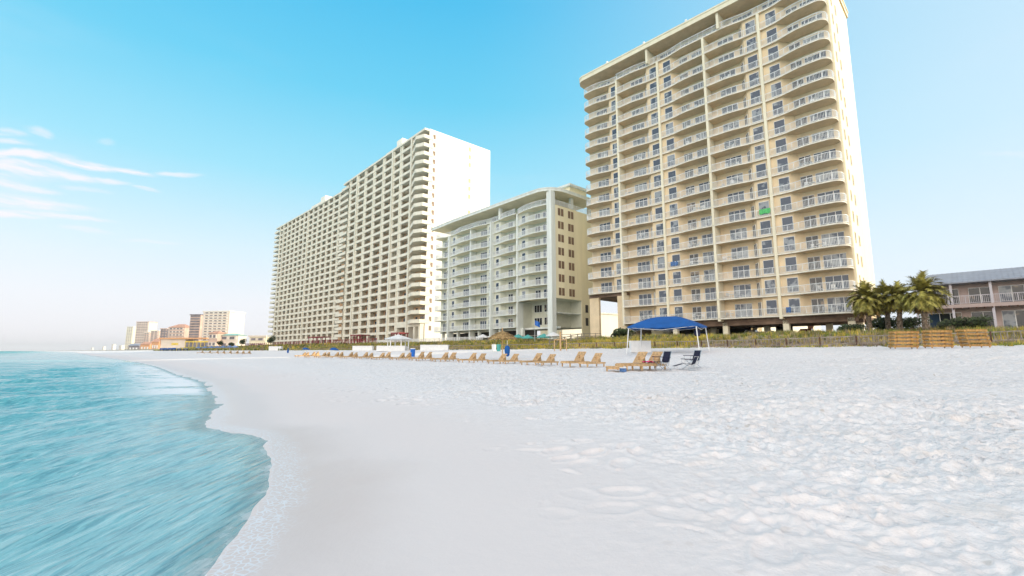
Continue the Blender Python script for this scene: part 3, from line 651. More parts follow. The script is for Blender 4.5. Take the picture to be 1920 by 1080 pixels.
# nearer twin
Wt, WB, Wz, WL = white_tower((-74.0, 195.5), (-28.5, 144.0), 'tall white balcony tower with bare white side wall, just behind the mint building', 74.3, 4.4, 24,
    [6.4, 8, 7.6, 8.2, 8.2, 8.0, 5.9, 8.1, 8.8], (2, 6, 8), True, 27, True, 3.6)
# open two storey base at the right foot of the nearer twin
m = MB(); m.box(WB[-3] + .3, WL, -.3, 1.9, 5.7, 6.6); m.build('podium_beam', M['wht'], Wt)
for x in (WB[-3] + .3, WB[-2], (WB[-2] + WL) / 2, WL - 1.2): MB().box(x, x + 1.1, -.35, 1.9, -.5, 5.697).build('podium_pillar', M['wht'], Wt)
m = MB(); m.box(WB[-3] + 1, WL - .5, 1.92, 1.99, -.2, 5.6); m.build('podium_opening', M['brown'], Wt)
Ft, FB, Fz, FL = white_tower((-144.0, 274.0), (-77.5, 206.0), 'white balcony tower farther along the beach, leftmost of the large buildings', 75.4, 3.9, 25,
    [6.5] * 15, (2, 8), False, 22, True, 3.6)
# ---------------- motel at the right edge
def motel():
    u0 = -5.4; O = SU(u0, 73.0); GZ = 4.0
    T = thing('motel', 'low two storey mauve motel with grey metal roof and railed gallery at the right edge', 'motel', (O[0], O[1], GZ), -BA)
    H1 = 2.75; H2 = 5.45; L = 30
    MB().box(.8, L, 1.5, 9, -.5, H2).build('wall', M['pinkwall'], T)
    m = MB(); m.add([(-.1, -.45, H2 - .05), (L, -.45, H2 - .05), (L, 4.6, H2 + 1.65), (1.2, 4.6, H2 + 1.65), (-.1, -.45, H2 - .2), (L, -.45, H2 - .2), (L, 9.5, H2 - .05), (-.1, 9.5, H2 - .05), (-.1, 9.5, H2 - .2), (L, 9.5, H2 - .2)],
        [(0, 1, 2, 3), (4, 5, 1, 0), (3, 2, 6, 7), (0, 3, 7), (4, 0, 7, 8), (4, 8, 9, 5), (8, 7, 6, 9), (1, 5, 9, 6, 2)])
    for x in np.arange(1.6, L, .45):
        m.bar((x, -.44, H2 - .02), (x, 4.55, H2 + 1.66), .04, .03)
    m.build('roof', M['mroof'], T)
    m = MB(); m.box(0, L, 0, 1.6, H1 - .18, H1 + .02); m.box(0, L, -.06, -.003, H1 - .28, H1 + .12)
    g = m.build('gallery', M['pinkwall'], T)
    for x in np.arange(.7, 14, .62): MB().box(x, x + .14, -.28, 0, H1 - .42, H1 - .281).build('rafter', M['rafter'], g)
    rail_mb([(.1, 0), (14, 0)], H1 + .12, .95, .15).build('railing', M['mpost'], g)
    for x in (.1, 3.2, 6.4, 9.6, 12.8): MB().box(x - .11, x + .11, -.05, .18, -.6, H2 - .18).build('post', M['mpost'], T)
    dm = door_mb(1.9, 2.0, 2).mesh('sliding_door', [M['white'], M['gdark']]); wm = door_mb(1.0, 2.0, 1).mesh('door', [M['white'], M['glass']])
    for f in (0.05, H1 + .05):
        for x in (1.9, 4.6, 8.0, 11.2): inst('sliding_door', dm, T, (x, 1.497, f))
        for x in (.95, 7.0): inst('door', wm, T, (x, 1.497, f))
    MB().box(-.02, .12, 0.0, 1.5, -.6, 1.9).build('screen_wall', M['mpost'], T)
    return T
motel()

# ---------------- tower added out of view beyond the motel to cast shade on the near beach
def shade_tower():
    O = SU(16.0, 74.0)
    T = thing('apartment_tower', 'long beige tower added out of view beyond the mauve motel to shade the beach', 'apartment tower', (O[0], O[1], 3.5), -BA)
    MB().box(0, 150, 1.5, 12.5, 0, 56).build('wall', M['cream'], T)
    m = MB(); m.box(-.6, 151, -1.2, 13, 56.003, 57); m.build('roof', M['creamlt'], T)
    m = MB()
    for f in range(1, 18): m.box(.2, 149.8, -.3, 1.55, f * 2.95, f * 2.95 + .2); m.box(.2, 149.8, -.3, -.22, f * 2.95 + .2, f * 2.95 + 1.2, 1)
    m.build('balcony', [M['slab'], M['rail']], T)
shade_tower()

# ---------------- far skyline
def Zp(py, F): return ZAT(py, F)
def far_block(name, label, cat, x0, x1, ytop, s, wall, sidem, rows=8, dep=18, ybase=656, roof=None, cols=0, group='hazy buildings far down the beach'):
    A = P(x0, s); Fm = A[1]; W = (x1 - x0) / 868 * Fm; H = Zp(ytop, Fm) - 3.5
    T = thing(name, label, cat, (A[0], A[1], 3.5), R(-8), group)
    MB().box(0, W, 0, dep, -2, H).build('wall', wall, T)
    fh = H / rows; m = MB()
    for f in range(rows): m.box(W * .06, W * .94, -.5, -.003, f * fh + fh * .35, f * fh + fh * .85)
    m2 = MB()
    for f in range(rows):
        n = max(2, cols or int(W / 6))
        for c in range(n): m2.box(W * (.07 + .86 * (c + .15) / n), W * (.07 + .86 * (c + .75) / n), -.56, -.503, f * fh + fh * .42, f * fh + fh * .8)
    m.build('balcony_band', sidem, T); m2.build('window_grid', M['greyd'], T)
    if roof == 'hip':
        MB().add([(-1, -1, H + .003), (W + 1, -1, H + .003), (W + 1, dep + 1, H + .003), (-1, dep + 1, H + .003), (W * .3, dep / 2, H + H * .16), (W * .7, dep / 2, H + H * .16)], [(3, 2, 1, 0), (0, 1, 5, 4), (1, 2, 5), (2, 3, 4, 5), (3, 0, 4)]).build('roof', M['rust'] if wall != M['warm'] or cat == 'hotel' else M['groof'], T)
    else: MB().box(-.6, W + .6, -.8, dep + .6, H + .003, H + 1.1).build('roof', sidem, T)
    return T
far_block('high_rise', 'pale cream high-rise slab, tallest and rightmost in the far skyline', 'high-rise', 375, 430, 585, 112, M['warm'], M['whtside'], 14, 24)
far_block('high_rise', 'dark striped slim high-rise beside the tallest pale slab', 'high-rise', 351, 373, 591, 108, M['rose'], M['greyd'], 13, 12)
far_block('hotel', 'peach hotel with red hip roof left of the dark striped high-rise', 'hotel', 312, 346, 614, 104, M['rose'], M['warm'], 7, 16, roof='hip')
far_block('high_rise', 'small grey and rose block between the far peach blocks and the red roofed hotel', 'high-rise', 297, 311, 617, 106, M['greyd'], M['rose'], 8, 12)
far_block('high_rise', 'peach pink mid-height block left of the small grey block', 'high-rise', 279, 296, 621, 104, M['rose'], M['warm'], 9, 14)
far_block('high_rise', 'rose block low in front of the far cream tower', 'high-rise', 267, 279, 624, 102, M['rose'], M['warm'], 8, 12)
far_block('high_rise', 'cream tower with peach top, second tallest of the left far cluster', 'high-rise', 250, 277, 604, 112, M['warm'], M['rose'], 17, 20)
far_block('high_rise', 'yellowish slim tower at the left end of the far cluster', 'high-rise', 233, 247, 613, 112, M['side'], M['whtside'], 16, 18)
far_block('cottage', 'small cottage with brown roof in front of the tallest pale slab', 'cottage', 389, 407, 625, 92, M['rose'], M['warm'], 2, 10, roof='hip', group='low houses down the beach')
far_block('cottage', 'long low white house with green roof right of the small brown roofed cottage', 'cottage', 410, 448, 629, 100, M['warm'], M['warm'], 2, 10, roof='hip', group='low houses down the beach')
far_block('cottage', 'low yellow house beside the dark tree left of the leftmost white tower', 'cottage', 466, 500, 632, 96, M['side'], M['warm'], 2, 10, group='low houses down the beach')
for i, (a, b, y, s_) in enumerate([(222, 228, 648, 150), (208, 212, 646, 165), (191, 194, 650, 170), (170, 173, 652, 170)]):
    far_block('high_rise', 'faint pale tower on the horizon, %s of the tiny ones counted from the right' % ['first', 'second', 'third', 'fourth', 'fifth', 'sixth', 'seventh'][i],
              'high-rise', a, b, y, s_, M['whtside'], M['whtside'], 6, 12, group='tiny towers at the horizon')
# orange and yellow beach restaurant
A = P(300, 76); F = A[1]; Wd = 100 / 868 * F
T = thing('restaurant', 'low orange and yellow beach restaurant with long red-orange roof', 'restaurant', (A[0], A[1], 2.6), R(-6))
H = Zp(636, F) - 2.6
MB().box(0, Wd * .5, 0, 12, -1, H).build('wall', M['warm'], T); MB().box(Wd * .5 + .01, Wd, -.5, 10, -1, H * .82).build('wall', M['yellow'], T)
MB().box(-1, Wd * .95, -2, 13, H + .003, H + H * .14).build('roof', M['orange'], T); MB().box(-.6, -.03, -.4, 12, -1, H).build('end_wall', M['orange'], T)
for k in range(6): MB().box(Wd * (.52 + .078 * k), Wd * (.58 + .078 * k), -.8, -.55, H * .2, H * .7).build('window', M['greyd'], T)
MB().box(Wd * .22, Wd * .36, -.1, -.01, H * .45, H * .65).build('sign_board', M['yellow'], T)
for k, (a, b, yy) in enumerate([(240, 262, 648), (262, 282, 646), (283, 298, 641)]):
    A = P(a, 72); F = A[1]; Wd = (b - a) / 868 * F; H = Zp(yy, F) - 2.5
    T = thing('beach_house', ['grey beach house at the foot of the far cream tower', 'orange roofed beach house left of the taller orange one', 'taller orange beach house beside the restaurant'][k], 'beach house', (A[0], A[1], 2.5), R(-8), 'low houses down the beach')
    MB().box(0, Wd, 0, 10, -1, H).build('wall', [M['greyd'], M['orange'], M['orange']][k], T)
    MB().add([(-.5, -.8, H), (Wd + .5, -.8, H), (Wd + .5, 10.5, H), (-.5, 10.5, H), (0, 5, H * 1.45), (Wd, 5, H * 1.45)], [(3, 2, 1, 0), (0, 1, 5, 4), (2, 3, 4, 5), (1, 2, 5), (3, 0, 4)]).build('roof', [M['mroof'], M['rust'], M['rust']][k], T)
    for j in range(3): MB().box(Wd * (.12 + .3 * j), Wd * (.28 + .3 * j), -.2, -.003, H * .2, H * .6).build('window', M['white'], T)

# ---------------- low sunlit row of buildings and hedges inland, seen through the stilts
for i, (x, y, wd, h, mm, lb) in enumerate([(14, 128, 40, 9, 'whtside', 'pale low building seen through the gap under the raised corner of the beige tower'),
        (50, 92, 26, 4.2, 'whtside', 'low white building behind the stilts of the beige tower'), (36, 108, 12, 5.5, 'side', 'warm cream house glimpsed behind the beige tower stilts')]):
    T = thing('low_building', lb, 'building', (x, y, 3.5), R(-140 + 180 - 6), 'low buildings inland')
    MB().box(0, wd, 0, 10, -.5, h).build('wall', M[mm], T); MB().box(-.4, wd + .4, -.4, 10.4, h + .003, h + .35).build('roof', M['slab'], T)
    for k in range(int(wd / 7) if i else 0): MB().box(3 + k * 7, 4.4 + k * 7, -.08, -.003, 1.0, 2.2).build('window', M['glass'], T)

# ---------------- cars under the beige tower
def car(u, s_, rz, m, lb):
    X = SU(u, s_); T = thing('parked_car', lb, 'car', (X[0], X[1], 3.62), rz, 'cars parked under the beige tower')
    prof_ = [(-2.2, .35), (-2.25, .75), (-1.9, .95), (-1.3, 1.02), (-.7, 1.42), (.7, 1.46), (1.45, 1.02), (2.1, .9), (2.25, .7), (2.2, .35)]
    b = MB(); n = len(prof_)
    vs = [(x, -.85 + (.12 if z_ > 1.1 else 0), z_) for x, z_ in prof_] + [(x, .85 - (.12 if z_ > 1.1 else 0), z_) for x, z_ in prof_]
    b.add(vs, [(i, (i + 1) % n, n + (i + 1) % n, n + i) for i in range(n)] + [tuple(reversed(range(n))), tuple(range(n, 2 * n))]); b.build('body', M[m], T)
    for sgn in (-1, 1):
        MB().add([(-1.15, sgn * .83, 1.02), (1.3, sgn * .83, 1.02), (.68, sgn * .755, 1.38), (-.68, sgn * .755, 1.36)], [(0, 1, 2, 3)]).build('window', M['glass'], T)
        for x in (-1.4, 1.4):
            w_ = MB(); w_.tube([(x, sgn * .70, .33), (x, sgn * .9, .33)], .33, 16); wo = w_.build('wheel', M['tyre'], T)
            MB().tube([(x, sgn * .9, .33), (x, sgn * .915, .33)], .19, 12).build('rim', M['metal'], wo)
car(-27, 82, R(50), 'whitecar', 'white car parked under the beige tower, near the middle stilt')
car(-36, 83, R(45), 'bluecar', 'dark blue car in the shade under the beige tower left of the white car')
car(-19.5, 84, R(48), 'redcar', 'dark red car parked under the beige tower near its right end')

# ================================================================ BEACH FURNITURE
def lounger_proto(flat):
    W = M['woodgold'] if flat else M['wood']
    T = thing('beach_lounger', '', 'lounger')
    f = MB()
    for y in (-.31, .31): f.box(-1.0, .95, y - .025, y + .025, .18 if flat else .20, .31)
    f.box(-1.0, -.95, -.285, .285, .205, .305); f.box(.9, .95, -.285, .285, .205, .305); f.build('frame', W, T)
    s_ = MB(); x = -.94
    while x < .18: s_.box(x, x + .085, -.33, .33, .312, .335); x += .105
    s_.build('seat', W, T)
    b = MB(); a = 0 if flat else R(50); ca, sa = math.cos(a), math.sin(a); o = Vector((.22, 0, .335))
    for k in range(7):
        c = o + Vector((ca, 0, sa)) * (.06 + k * .105); b.obox(c, Vector((ca, 0, sa)) * .043, (0, .30, 0), Vector((-sa, 0, ca)) * .012)
    for y in (-.26, .26): b.obox(o + Vector((ca, 0, sa)) * .37 + Vector((sa, 0, -ca)) * .03 + Vector((0, y, 0)), Vector((ca, 0, sa)) * .38, (0, .02, 0), Vector((-sa, 0, ca)) * .016)
    br = b.build('backrest', W, T)
    if not flat: MB().bar((.62, 0, .22), (.22 + ca * .5, 0, .30 + sa * .5), .5, .03).build('prop', W, br)
    for x in (-.85, .8):
        for y in (-.31, .31): MB().box(x - .035, x + .035, y - .03, y + .03, 0 if not flat else .1, .199).build('leg', W, T)
    return T
words = ['first', 'second', 'third', 'fourth', 'fifth', 'sixth', 'seventh', 'eighth', 'ninth', 'tenth', 'eleventh', 'twelfth', 'thirteenth', 'fourteenth', 'fifteenth', 'sixteenth']
proto = lounger_proto(False)
SEA = math.atan2(NY, NX)     # local +x (backrest end) points inland
row = [(1094, 22.7), (1012, 23.2), (946, 23.7), (888, 24.2), (835, 24.6), (790, 25), (753, 25.2), (716, 25.4), (684, 25.6), (656, 25.8), (630, 26), (606, 26.2), (586, 26.4), (568, 26.6)]
first = True
for i, (px, s_) in enumerate(row):
    c = P(px, s_)
    for k, side in ((-.55, 'left'), (.55, 'right')):
        x, y = c[0] + UX * k * 1.15, c[1] + UY * k * 1.15
        rz = SEA + R(random.uniform(-7, 7)); lb = 'empty wooden beach lounger facing the sea, %s of the %s pair from the blue tent' % (side, words[i])
        loc = (x, y, gz(x, y) - .01)
        if first: proto.location = loc; proto.rotation_euler = (0, 0, rz); proto['label'] = lb; proto['group'] = 'wooden loungers in a row on the sand'; first = False
        else: copy_tree(proto, loc, rz, lb, 'wooden loungers in a row on the sand').scale = (.9, .9, random.uniform(.8, .95))
# loungers under the tent edge
for px, F, lb in ((1188, 23.6, 'wooden lounger by the blue tent, left of the one holding a pink cloth'), (1216, 23.2, 'wooden lounger beside the blue tent with a pink cloth on it')):
    x = (px - 960) / 868 * F; copy_tree(proto, (x, F, gz(x, F)), SEA + R(-12), lb, 'wooden loungers by the tent')
    if px == 1216:
        m = MB(); 
        for j in range(6):
            for k2 in range(4):
                a0_, a1_ = -.3 + j * .1, -.2 + j * .1; b0, b1 = -.22 + k2 * .11, -.11 + k2 * .11
        n_ = 9; g_ = [(-.32 + .64 * a_ / (n_ - 1), -.24 + .48 * b_ / (n_ - 1), .345 + .10 * abs(vnoise(np.array(a_ * .6), np.array(b_ * .6), 3)) + .10 * math.exp(-((a_ - 4)**2 + (b_ - 4)**2) / 6)) for a_ in range(n_) for b_ in range(n_)]
        m.add(g_, [(a_ * n_ + b_, (a_ + 1) * n_ + b_, (a_ + 1) * n_ + b_ + 1, a_ * n_ + b_ + 1) for a_ in range(n_ - 1) for b_ in range(n_ - 1)])
        o = m.build('towel', M['pink'], None, (x, F, gz(x, F)), SEA, True); tag(o, 'crumpled pink towel lying on a lounger seat by the tent', 'towel')
x, F = (1178 - 960) / 868 * 22.6, 22.6
o = MB().box(-.33, .33, -.2, .2, .26, .30).box(-.3, -.24, -.17, -.11, 0, .26).box(.24, .3, -.17, -.11, 0, .26).box(-.3, -.24, .11, .17, 0, .26).box(.24, .3, .11, .17, 0, .26)
x, F = (1151 - 960) / 868 * 22.8, 22.8
T = thing('side_table', 'low wooden table on the sand at the foot of the tent loungers', 'table', (x, F, gz(x, F)), R(-10))
MB().box(-.42, .42, -.25, .25, .2, .25).build('table_top', M['wood'], T); MB().box(-.40, .40, -.23, -.2, .1, .197).build('apron', M['wood'], T)
for a_ in (-.36, .36):
    for b_ in (-.2, .2): MB().box(a_ - .035, a_ + .035, b_ - .03, b_ + .03, 0, .197).build('leg', M['wood'], T)
x, F = (1167 - 960) / 868 * 22.3, 22.3
T = thing('cooler_bag', 'small blue cooler bag on the sand beside the low table', 'bag', (x, F, gz(x, F)), R(20))
MB().box(-.13, .13, -.09, .09, 0, .17).build('body', M['navyblue'], T); MB().box(-.135, .135, -.095, .095, .17, .21).build('lid', M['white'], T)
# stacked loungers by the dune
fproto = lounger_proto(True); ff = True
for k, (px, F) in enumerate([(1697, 32.6), (1761, 31.8), (1829, 31.0)]):
    x = (px - 960) / 868 * F; zb = gz(x, F); F2 = F
    for j in range(5):
        lb = 'flat wooden lounger in the %s stack by the dune, %s' % (['left', 'middle', 'right'][k], ['at the bottom', 'second from the bottom', 'third from the bottom', 'fourth from the bottom', 'on top'][j])
        dx = [-.03, 0.0, .05][k] * (j - 2) * (1 if k != 1 else 1)
        loc = (x + dx * (-1 if k == 0 else -1) + random.uniform(-.03, .03), F2, zb - .08 + j * .245); rz = R([-6, 0, 4][k] + random.uniform(-2, 2))
        if ff: fproto.location = loc; fproto.rotation_euler = (0, 0, rz); fproto['label'] = lb; fproto.scale = (.84, .84, 1); fproto['group'] = 'wooden loungers stacked by the dune'; ff = False
        else: copy_tree(fproto, loc, rz, lb, 'wooden loungers stacked by the dune').scale = (.84, .84, 1)

# ---------------- blue tent
def tent():
    F = 41.0; x = (1252 - 960) / 868 * F; zb = gz(x, F)
    T = thing('canopy_tent', 'large blue canopy tent on thin white legs, standing behind the two dark folding chairs', 'tent', (x, F, zb), R(-36))
    ax, ay = 3.0, 1.6; he = 2.36; hp = 3.24; hv = .13
    def P2(u_, v_):
        m_ = max((abs(u_) - .22) / .78 if abs(u_) > .22 else 0, abs(v_)); h = hp - (hp - he) * (m_ ** 1.5)
        h += .03 * math.sin(u_ * 17 + v_ * 5) * m_ * (1 - m_) + .02 * math.sin(v_ * 23)* m_ * (1 - m_)
        sag = .10 * (1 - min(abs(u_), abs(v_)) / max(abs(u_), abs(v_), .01)) * m_ ** 2
        return (u_ * ax, v_ * ay, h - sag)
    n = 24; m = MB(); vs = [P2(-1 + 2 * i / n, -1 + 2 * j / n) for i in range(n + 1) for j in range(n + 1)]
    m.add(vs, [(i * (n + 1) + j, (i + 1) * (n + 1) + j, (i + 1) * (n + 1) + j + 1, i * (n + 1) + j + 1) for i in range(n) for j in range(n)])
    ed = [(-1, -1), (1, -1), (1, 1), (-1, 1)]; ring = []
    for (p, q_) in zip(ed, ed[1:] + ed[:1]):
        for k in range(n): ring.append((p[0] + (q_[0] - p[0]) * k / n, p[1] + (q_[1] - p[1]) * k / n))
    o = len(m.v); N = len(ring)
    for u_, v_ in ring: q3 = P2(u_, v_); m.v.append((q3[0] * 1.004, q3[1] * 1.004, q3[2]))
    for k, (u_, v_) in enumerate(ring): q3 = P2(u_, v_); m.v.append((q3[0] * 1.012, q3[1] * 1.012, q3[2] - hv - .03 * math.sin(k * 1.9)))
    for k in range(N): m.f.append((o + k, o + (k + 1) % N, o + N + (k + 1) % N, o + N + k)); m.m.append(0)
    m.build('canopy', M['blue'], T)
    for u_, v_ in ed: MB().bar((u_ * ax * 1.04, v_ * ay * 1.07, -.1), (u_ * ax * .97, v_ * ay * .97, he - .02), .07).build('leg', M['white'], T)
    m = MB()
    for p, q_ in zip(ed, ed[1:] + ed[:1]):
        A_, B_ = Vector((p[0] * ax * .97, p[1] * ay * .97, he - .12)), Vector((q_[0] * ax * .97, q_[1] * ay * .97, he - .12)); mid = (A_ + B_) / 2
        m.bar(A_, mid + Vector((0, 0, -.25)), .03); m.bar(mid + Vector((0, 0, -.25)), B_, .03); m.bar(A_, (0, 0, hp - .16), .03)
    m.build('truss', M['white'], T)
    q = Matrix.Rotation(R(-36), 3, 'Z') @ Vector((ax * .93, -ay * .5, 0))
    b = thing('hanging_bag', 'small dark bag hanging from the right end of the blue tent frame', 'bag', (x + q.x, F + q.y, zb + he - .95), R(-36))
    MB().tube([(0, 0, 0), (0, 0, .1), (0, 0, .45), (0, 0, .6)], [.16, .24, .22, .12], 10).build('body', M['navy'], b); MB().bar((0, -.1, .6), (0, 0, .85), .03).bar((0, .1, .6), (0, 0, .85), .03).build('strap', M['navy'], b)
tent()
# ---------------- folding chairs
def fold_chair(px, F, rz, lb, low):
    x = (px - 960) / 868 * F; T = thing('folding_chair', lb, 'chair', (x, F, gz(x, F)), rz)
    sh = .28 if low else .42; hb = .62 if low else .92; w_ = .28
    def sheet(p, q_, sagd):
        m = MB(); n = 5; vs = []
        for i in range(n + 1):
            for j in range(n + 1):
                f, g_ = i / n, j / n; b_ = Vector(p) * (1 - f) + Vector(q_) * f; vs.append((b_.x, -w_ + 2 * w_ * g_, b_.z - sagd * math.sin(math.pi * g_) * .6))
        m.add(vs, [(i * (n + 1) + j, (i + 1) * (n + 1) + j, (i + 1) * (n + 1) + j + 1, i * (n + 1) + j + 1) for i in range(n) for j in range(n)]); return m
    sheet((-.27, 0, sh + .03), (.2, 0, sh - .03), .06).build('seat', M['navy'], T)
    sheet((.2, 0, sh - .02), (.38, 0, hb), .02).build('backrest', M['navy'], T)
    if low: sheet((-.3, 0, sh), (-.75, 0, .16), .02).build('leg_rest', M['navy'], T)
    fr = MB()
    for y in (-w_, w_):
        fr.bar((-.3, y, 0), (.25, y, sh + .02), .025); fr.bar((.34, y, 0), (-.28, y, sh + .04), .025); fr.bar((.16, y, sh * .5), (.39, y, hb + .02), .025)
        fr.bar((-.28, y, sh), (-.28, y, sh + .22), .02)
        if low: fr.bar((-.3, y, sh), (-.78, y, .14), .02); fr.bar((-.7, y, .17), (-.62, y, 0), .02)
    fr.bar((-.3, -w_, .02), (-.3, w_, .02), .02); fr.bar((.34, -w_, .02), (.34, w_, .02), .02); fr.bar((.39, -w_, hb), (.39, w_, hb), .025); fr.build('frame', M['metal'], T)
    for y in (-w_ - .02, w_ + .02): MB().bar((-.32, y, sh + .23), (.27, y, sh + .21), .06, .03).build('armrest', M['navy'], T)
fold_chair(1240, 22.8, SEA + R(-25), 'upright dark navy folding chair beside the wooden lounger with the pink cloth', False)
fold_chair(1291, 23.4, SEA + R(-48), 'low dark reclining beach chair with a leg rest, in front of the blue tent', True)
fold_chair(1297, 24.6, SEA + R(-30), 'dark folding chair just behind the low reclining chair', False)
# ---------------- white storage boxes
for i, (px, s_, wd, py, lb) in enumerate([(517, 48, 24, 649, 'white storage box at the far left of the row, near the leftmost white tower'), (681, 47, 38, 648, 'low white storage box left of the white gazebo'),
        (734, 44, 54, 648, 'long white storage box in front of the white gazebo'), (815, 46, 52, 646, 'long white storage box right of the white gazebo'), (1200, 40, 36, 638, 'white storage box behind the blue tent')]):
    c = P(px, s_); W_ = wd / 868 * c[1]; zb = gz(*c); H = max(1.0, ZAT(py, c[1]) - zb)
    T = thing('storage_box', lb, 'storage box', (c[0], c[1], zb - .05), R(-4), 'white beach storage boxes')
    MB().box(-W_ / 2, W_ / 2, -.5, .5, 0, H - .08).build('body', M['white'], T); MB().box(-W_ / 2 - .04, W_ / 2 + .04, -.54, .54, H - .077, H).build('lid', M['white'], T)
    m = MB(); n = max(2, int(W_ / 1.2))
    for k in range(n + 1): m.box(-W_ / 2 + W_ * k / n - .02, -W_ / 2 + W_ * k / n + .02, -.515, -.5, .03, H - .1)
    m.build('batten', M['rail'], T)
# ---------------- gazebo
c = P(746, 45.5); F = c[1]; zb = gz(*c) - .1; W_ = 42 / 868 * F; H = ZAT(636, F) - zb; HT = ZAT(627, F) - zb
T = thing('gazebo', 'small white six sided gazebo with arched openings behind the loungers', 'gazebo', (c[0], c[1], zb), 0)
hexa = lambda r, z_, ph=0: [(r * math.cos(math.pi / 3 * k + ph), r * math.sin(math.pi / 3 * k + ph), z_) for k in range(6)]
r_ = W_ / 2
MB().prism([(x, y) for x, y, _ in hexa(r_, 0)], 0, H * .38).build('base', M['white'], T)
for x, y, _ in hexa(r_ * .93, 0): MB().box(x - .09, x + .09, y - .09, y + .09, H * .38 + .003, H).build('post', M['white'], T)
m = MB(); hx = hexa(r_ * .93, 0)
for k in range(6):
    a_, b_ = Vector(hx[k]), Vector(hx[(k + 1) % 6]); m.bar(a_ + Vector((0, 0, H - .12)), b_ + Vector((0, 0, H - .12)), .08, .2)
m.build('arch_beam', M['white'], T)
e = hexa(r_ * 1.35, H); mm_ = hexa(r_ * .75, H + (HT - H) * .45); m = MB()
m.add(e + mm_ + [(0, 0, HT)], [(k, (k + 1) % 6, 6 + (k + 1) % 6, 6 + k) for k in range(6)] + [(6 + k, 6 + (k + 1) % 6, 12) for k in range(6)] + [tuple(reversed(range(6)))]); m.build('roof', M['white'], T)
MB().tube([(0, 0, HT - .05), (0, 0, HT + .35)], [.06, .02], 6).build('finial', M['white'], T)
# ---------------- thatched umbrella
c = P(944, 30.5); F = c[1]; zb = gz(*c); r_ = 28 / 868 * F * .95; H = ZAT(633, F) - zb
T = thing('thatched_umbrella', 'straw thatched beach umbrella on a wooden pole', 'umbrella', (c[0] - .1, c[1], zb), 0)
MB().tube([(0, 0, 0), (0, 0, H + .95)], [.06, .045], 8).build('pole', M['wood'], T)
m = MB(); random.seed(4)
for L_, (r0, z0_, r1, z1_) in enumerate([(0.05, H + .62, r_ * .55, H + .36), (r_ * .4, H + .42, r_ * .8, H + .16), (r_ * .66, H + .24, r_ * 1.03, H - .10)]):
    for k in range(110):
        a_ = 2 * math.pi * (k + random.random()) / 110; j = random.uniform(.9, 1.08); dz_ = random.uniform(-.12, .05); wv = .05
        d_ = Vector((math.cos(a_), math.sin(a_), 0)); p_ = Vector((-d_.y, d_.x, 0)) * wv
        A_ = d_ * r0 + Vector((0, 0, z0_)); B_ = d_ * r1 * j + Vector((0, 0, z1_ + dz_)); m.add([A_ - p_, A_ + p_, B_ + p_ * 1.6, B_ - p_ * 1.6], [(0, 1, 2, 3)])
m.build('thatch', M['thatch'], T)
m = MB()
for k in range(8):
    a_ = math.pi / 4 * k; m.bar((0, 0, H + .55), (math.cos(a_) * r_ * .92, math.sin(a_) * r_ * .92, H + .02), .035)
m.build('rib', M['wood'], T)
# blue closed umbrella / bin by it
c = P(951, 27); zb = gz(*c)
T = thing('closed_umbrella', 'closed blue beach umbrella standing under the thatched umbrella', 'umbrella', (c[0], c[1], zb), 0)
MB().tube([(0, 0, 0), (0, 0, 1.75)], .02, 6).build('pole', M['white'], T)
MB().tube([(0, 0, .42), (.02, 0, .5), (0, 0, .9), (0, 0, 1.25), (0, 0, 1.35)], [.09, .17, .24, .2, .03], 9).build('cover', M['blue'], T)
# bins near the dune
for px, s_, mm_, lb in ((926, 42, 'white', 'round white bin at the dune foot left of the thatched umbrella pole'), (935, 42, 'teal', 'round pale green bin at the dune foot beside the white bin')):
    c = P(px, s_); T = thing('litter_bin', lb, 'bin', (c[0], c[1], gz(*c)), 0)
    MB().tube([(0, 0, 0), (0, 0, .8)], [.24, .3], 14).build('body', M[mm_], T); MB().tube([(0, 0, .8), (0, 0, .88), (0, 0, .93)], [.32, .32, .12], 14).build('lid', M[mm_], T)
# blue beach gear along the row
for i, (px, s_, kind, lb) in enumerate([(540, 34, 'u', 'closed blue umbrella at the far left end of the lounger row'), (572, 38, 'b', 'blue beach umbrella tilted low behind the far loungers'), (625, 36, 'b', 'open blue umbrella lying low, left of the white boxes'),
        (774, 33, 'c', 'blue standing bin by the right side of the gazebo')]):
    c = P(px, s_); zb = gz(*c); T = thing('beach_umbrella' if kind != 'c' else 'standing_bin', lb, 'umbrella' if kind != 'c' else 'bin', (c[0], c[1], zb), R(30 * i))
    if kind == 'u': MB().tube([(0, 0, 0), (0, 0, 1.5)], .02, 6).build('pole', M['white'], T); MB().tube([(0, 0, .3), (0, 0, .7), (0, 0, 1.4)], [.12, .22, .03], 8).build('cover', M['blue'], T)
    elif kind == 'b':
        MB().tube([(0, 0, 0), (.15, 0, 1.1)], .02, 6).build('pole', M['white'], T)
        m = MB(); n = 8; vs = [(.2, 0, 1.25)]
        for j, (q_, zz) in enumerate(((.5, 1.12), (.9, .78))):
            vs += [(.2 + q_ * math.cos(2 * math.pi * k / n), q_ * math.sin(2 * math.pi * k / n), zz - .08 * math.cos(2 * math.pi * k / n)) for k in range(n)]
        m.add(vs, [(0, 1 + k, 1 + (k + 1) % n) for k in range(n)] + [(1 + k, 9 + k, 9 + (k + 1) % n, 1 + (k + 1) % n) for k in range(n)]); m.build('canopy', M['blue'], T)
    else: MB().tube([(0, 0, .0), (0, 0, 1.0)], [.28, .34], 12).build('body', M['bluebin'], T); MB().tube([(0, 0, 1.0), (0, 0, 1.1)], [.36, .30], 12).build('lid', M['white'], T)
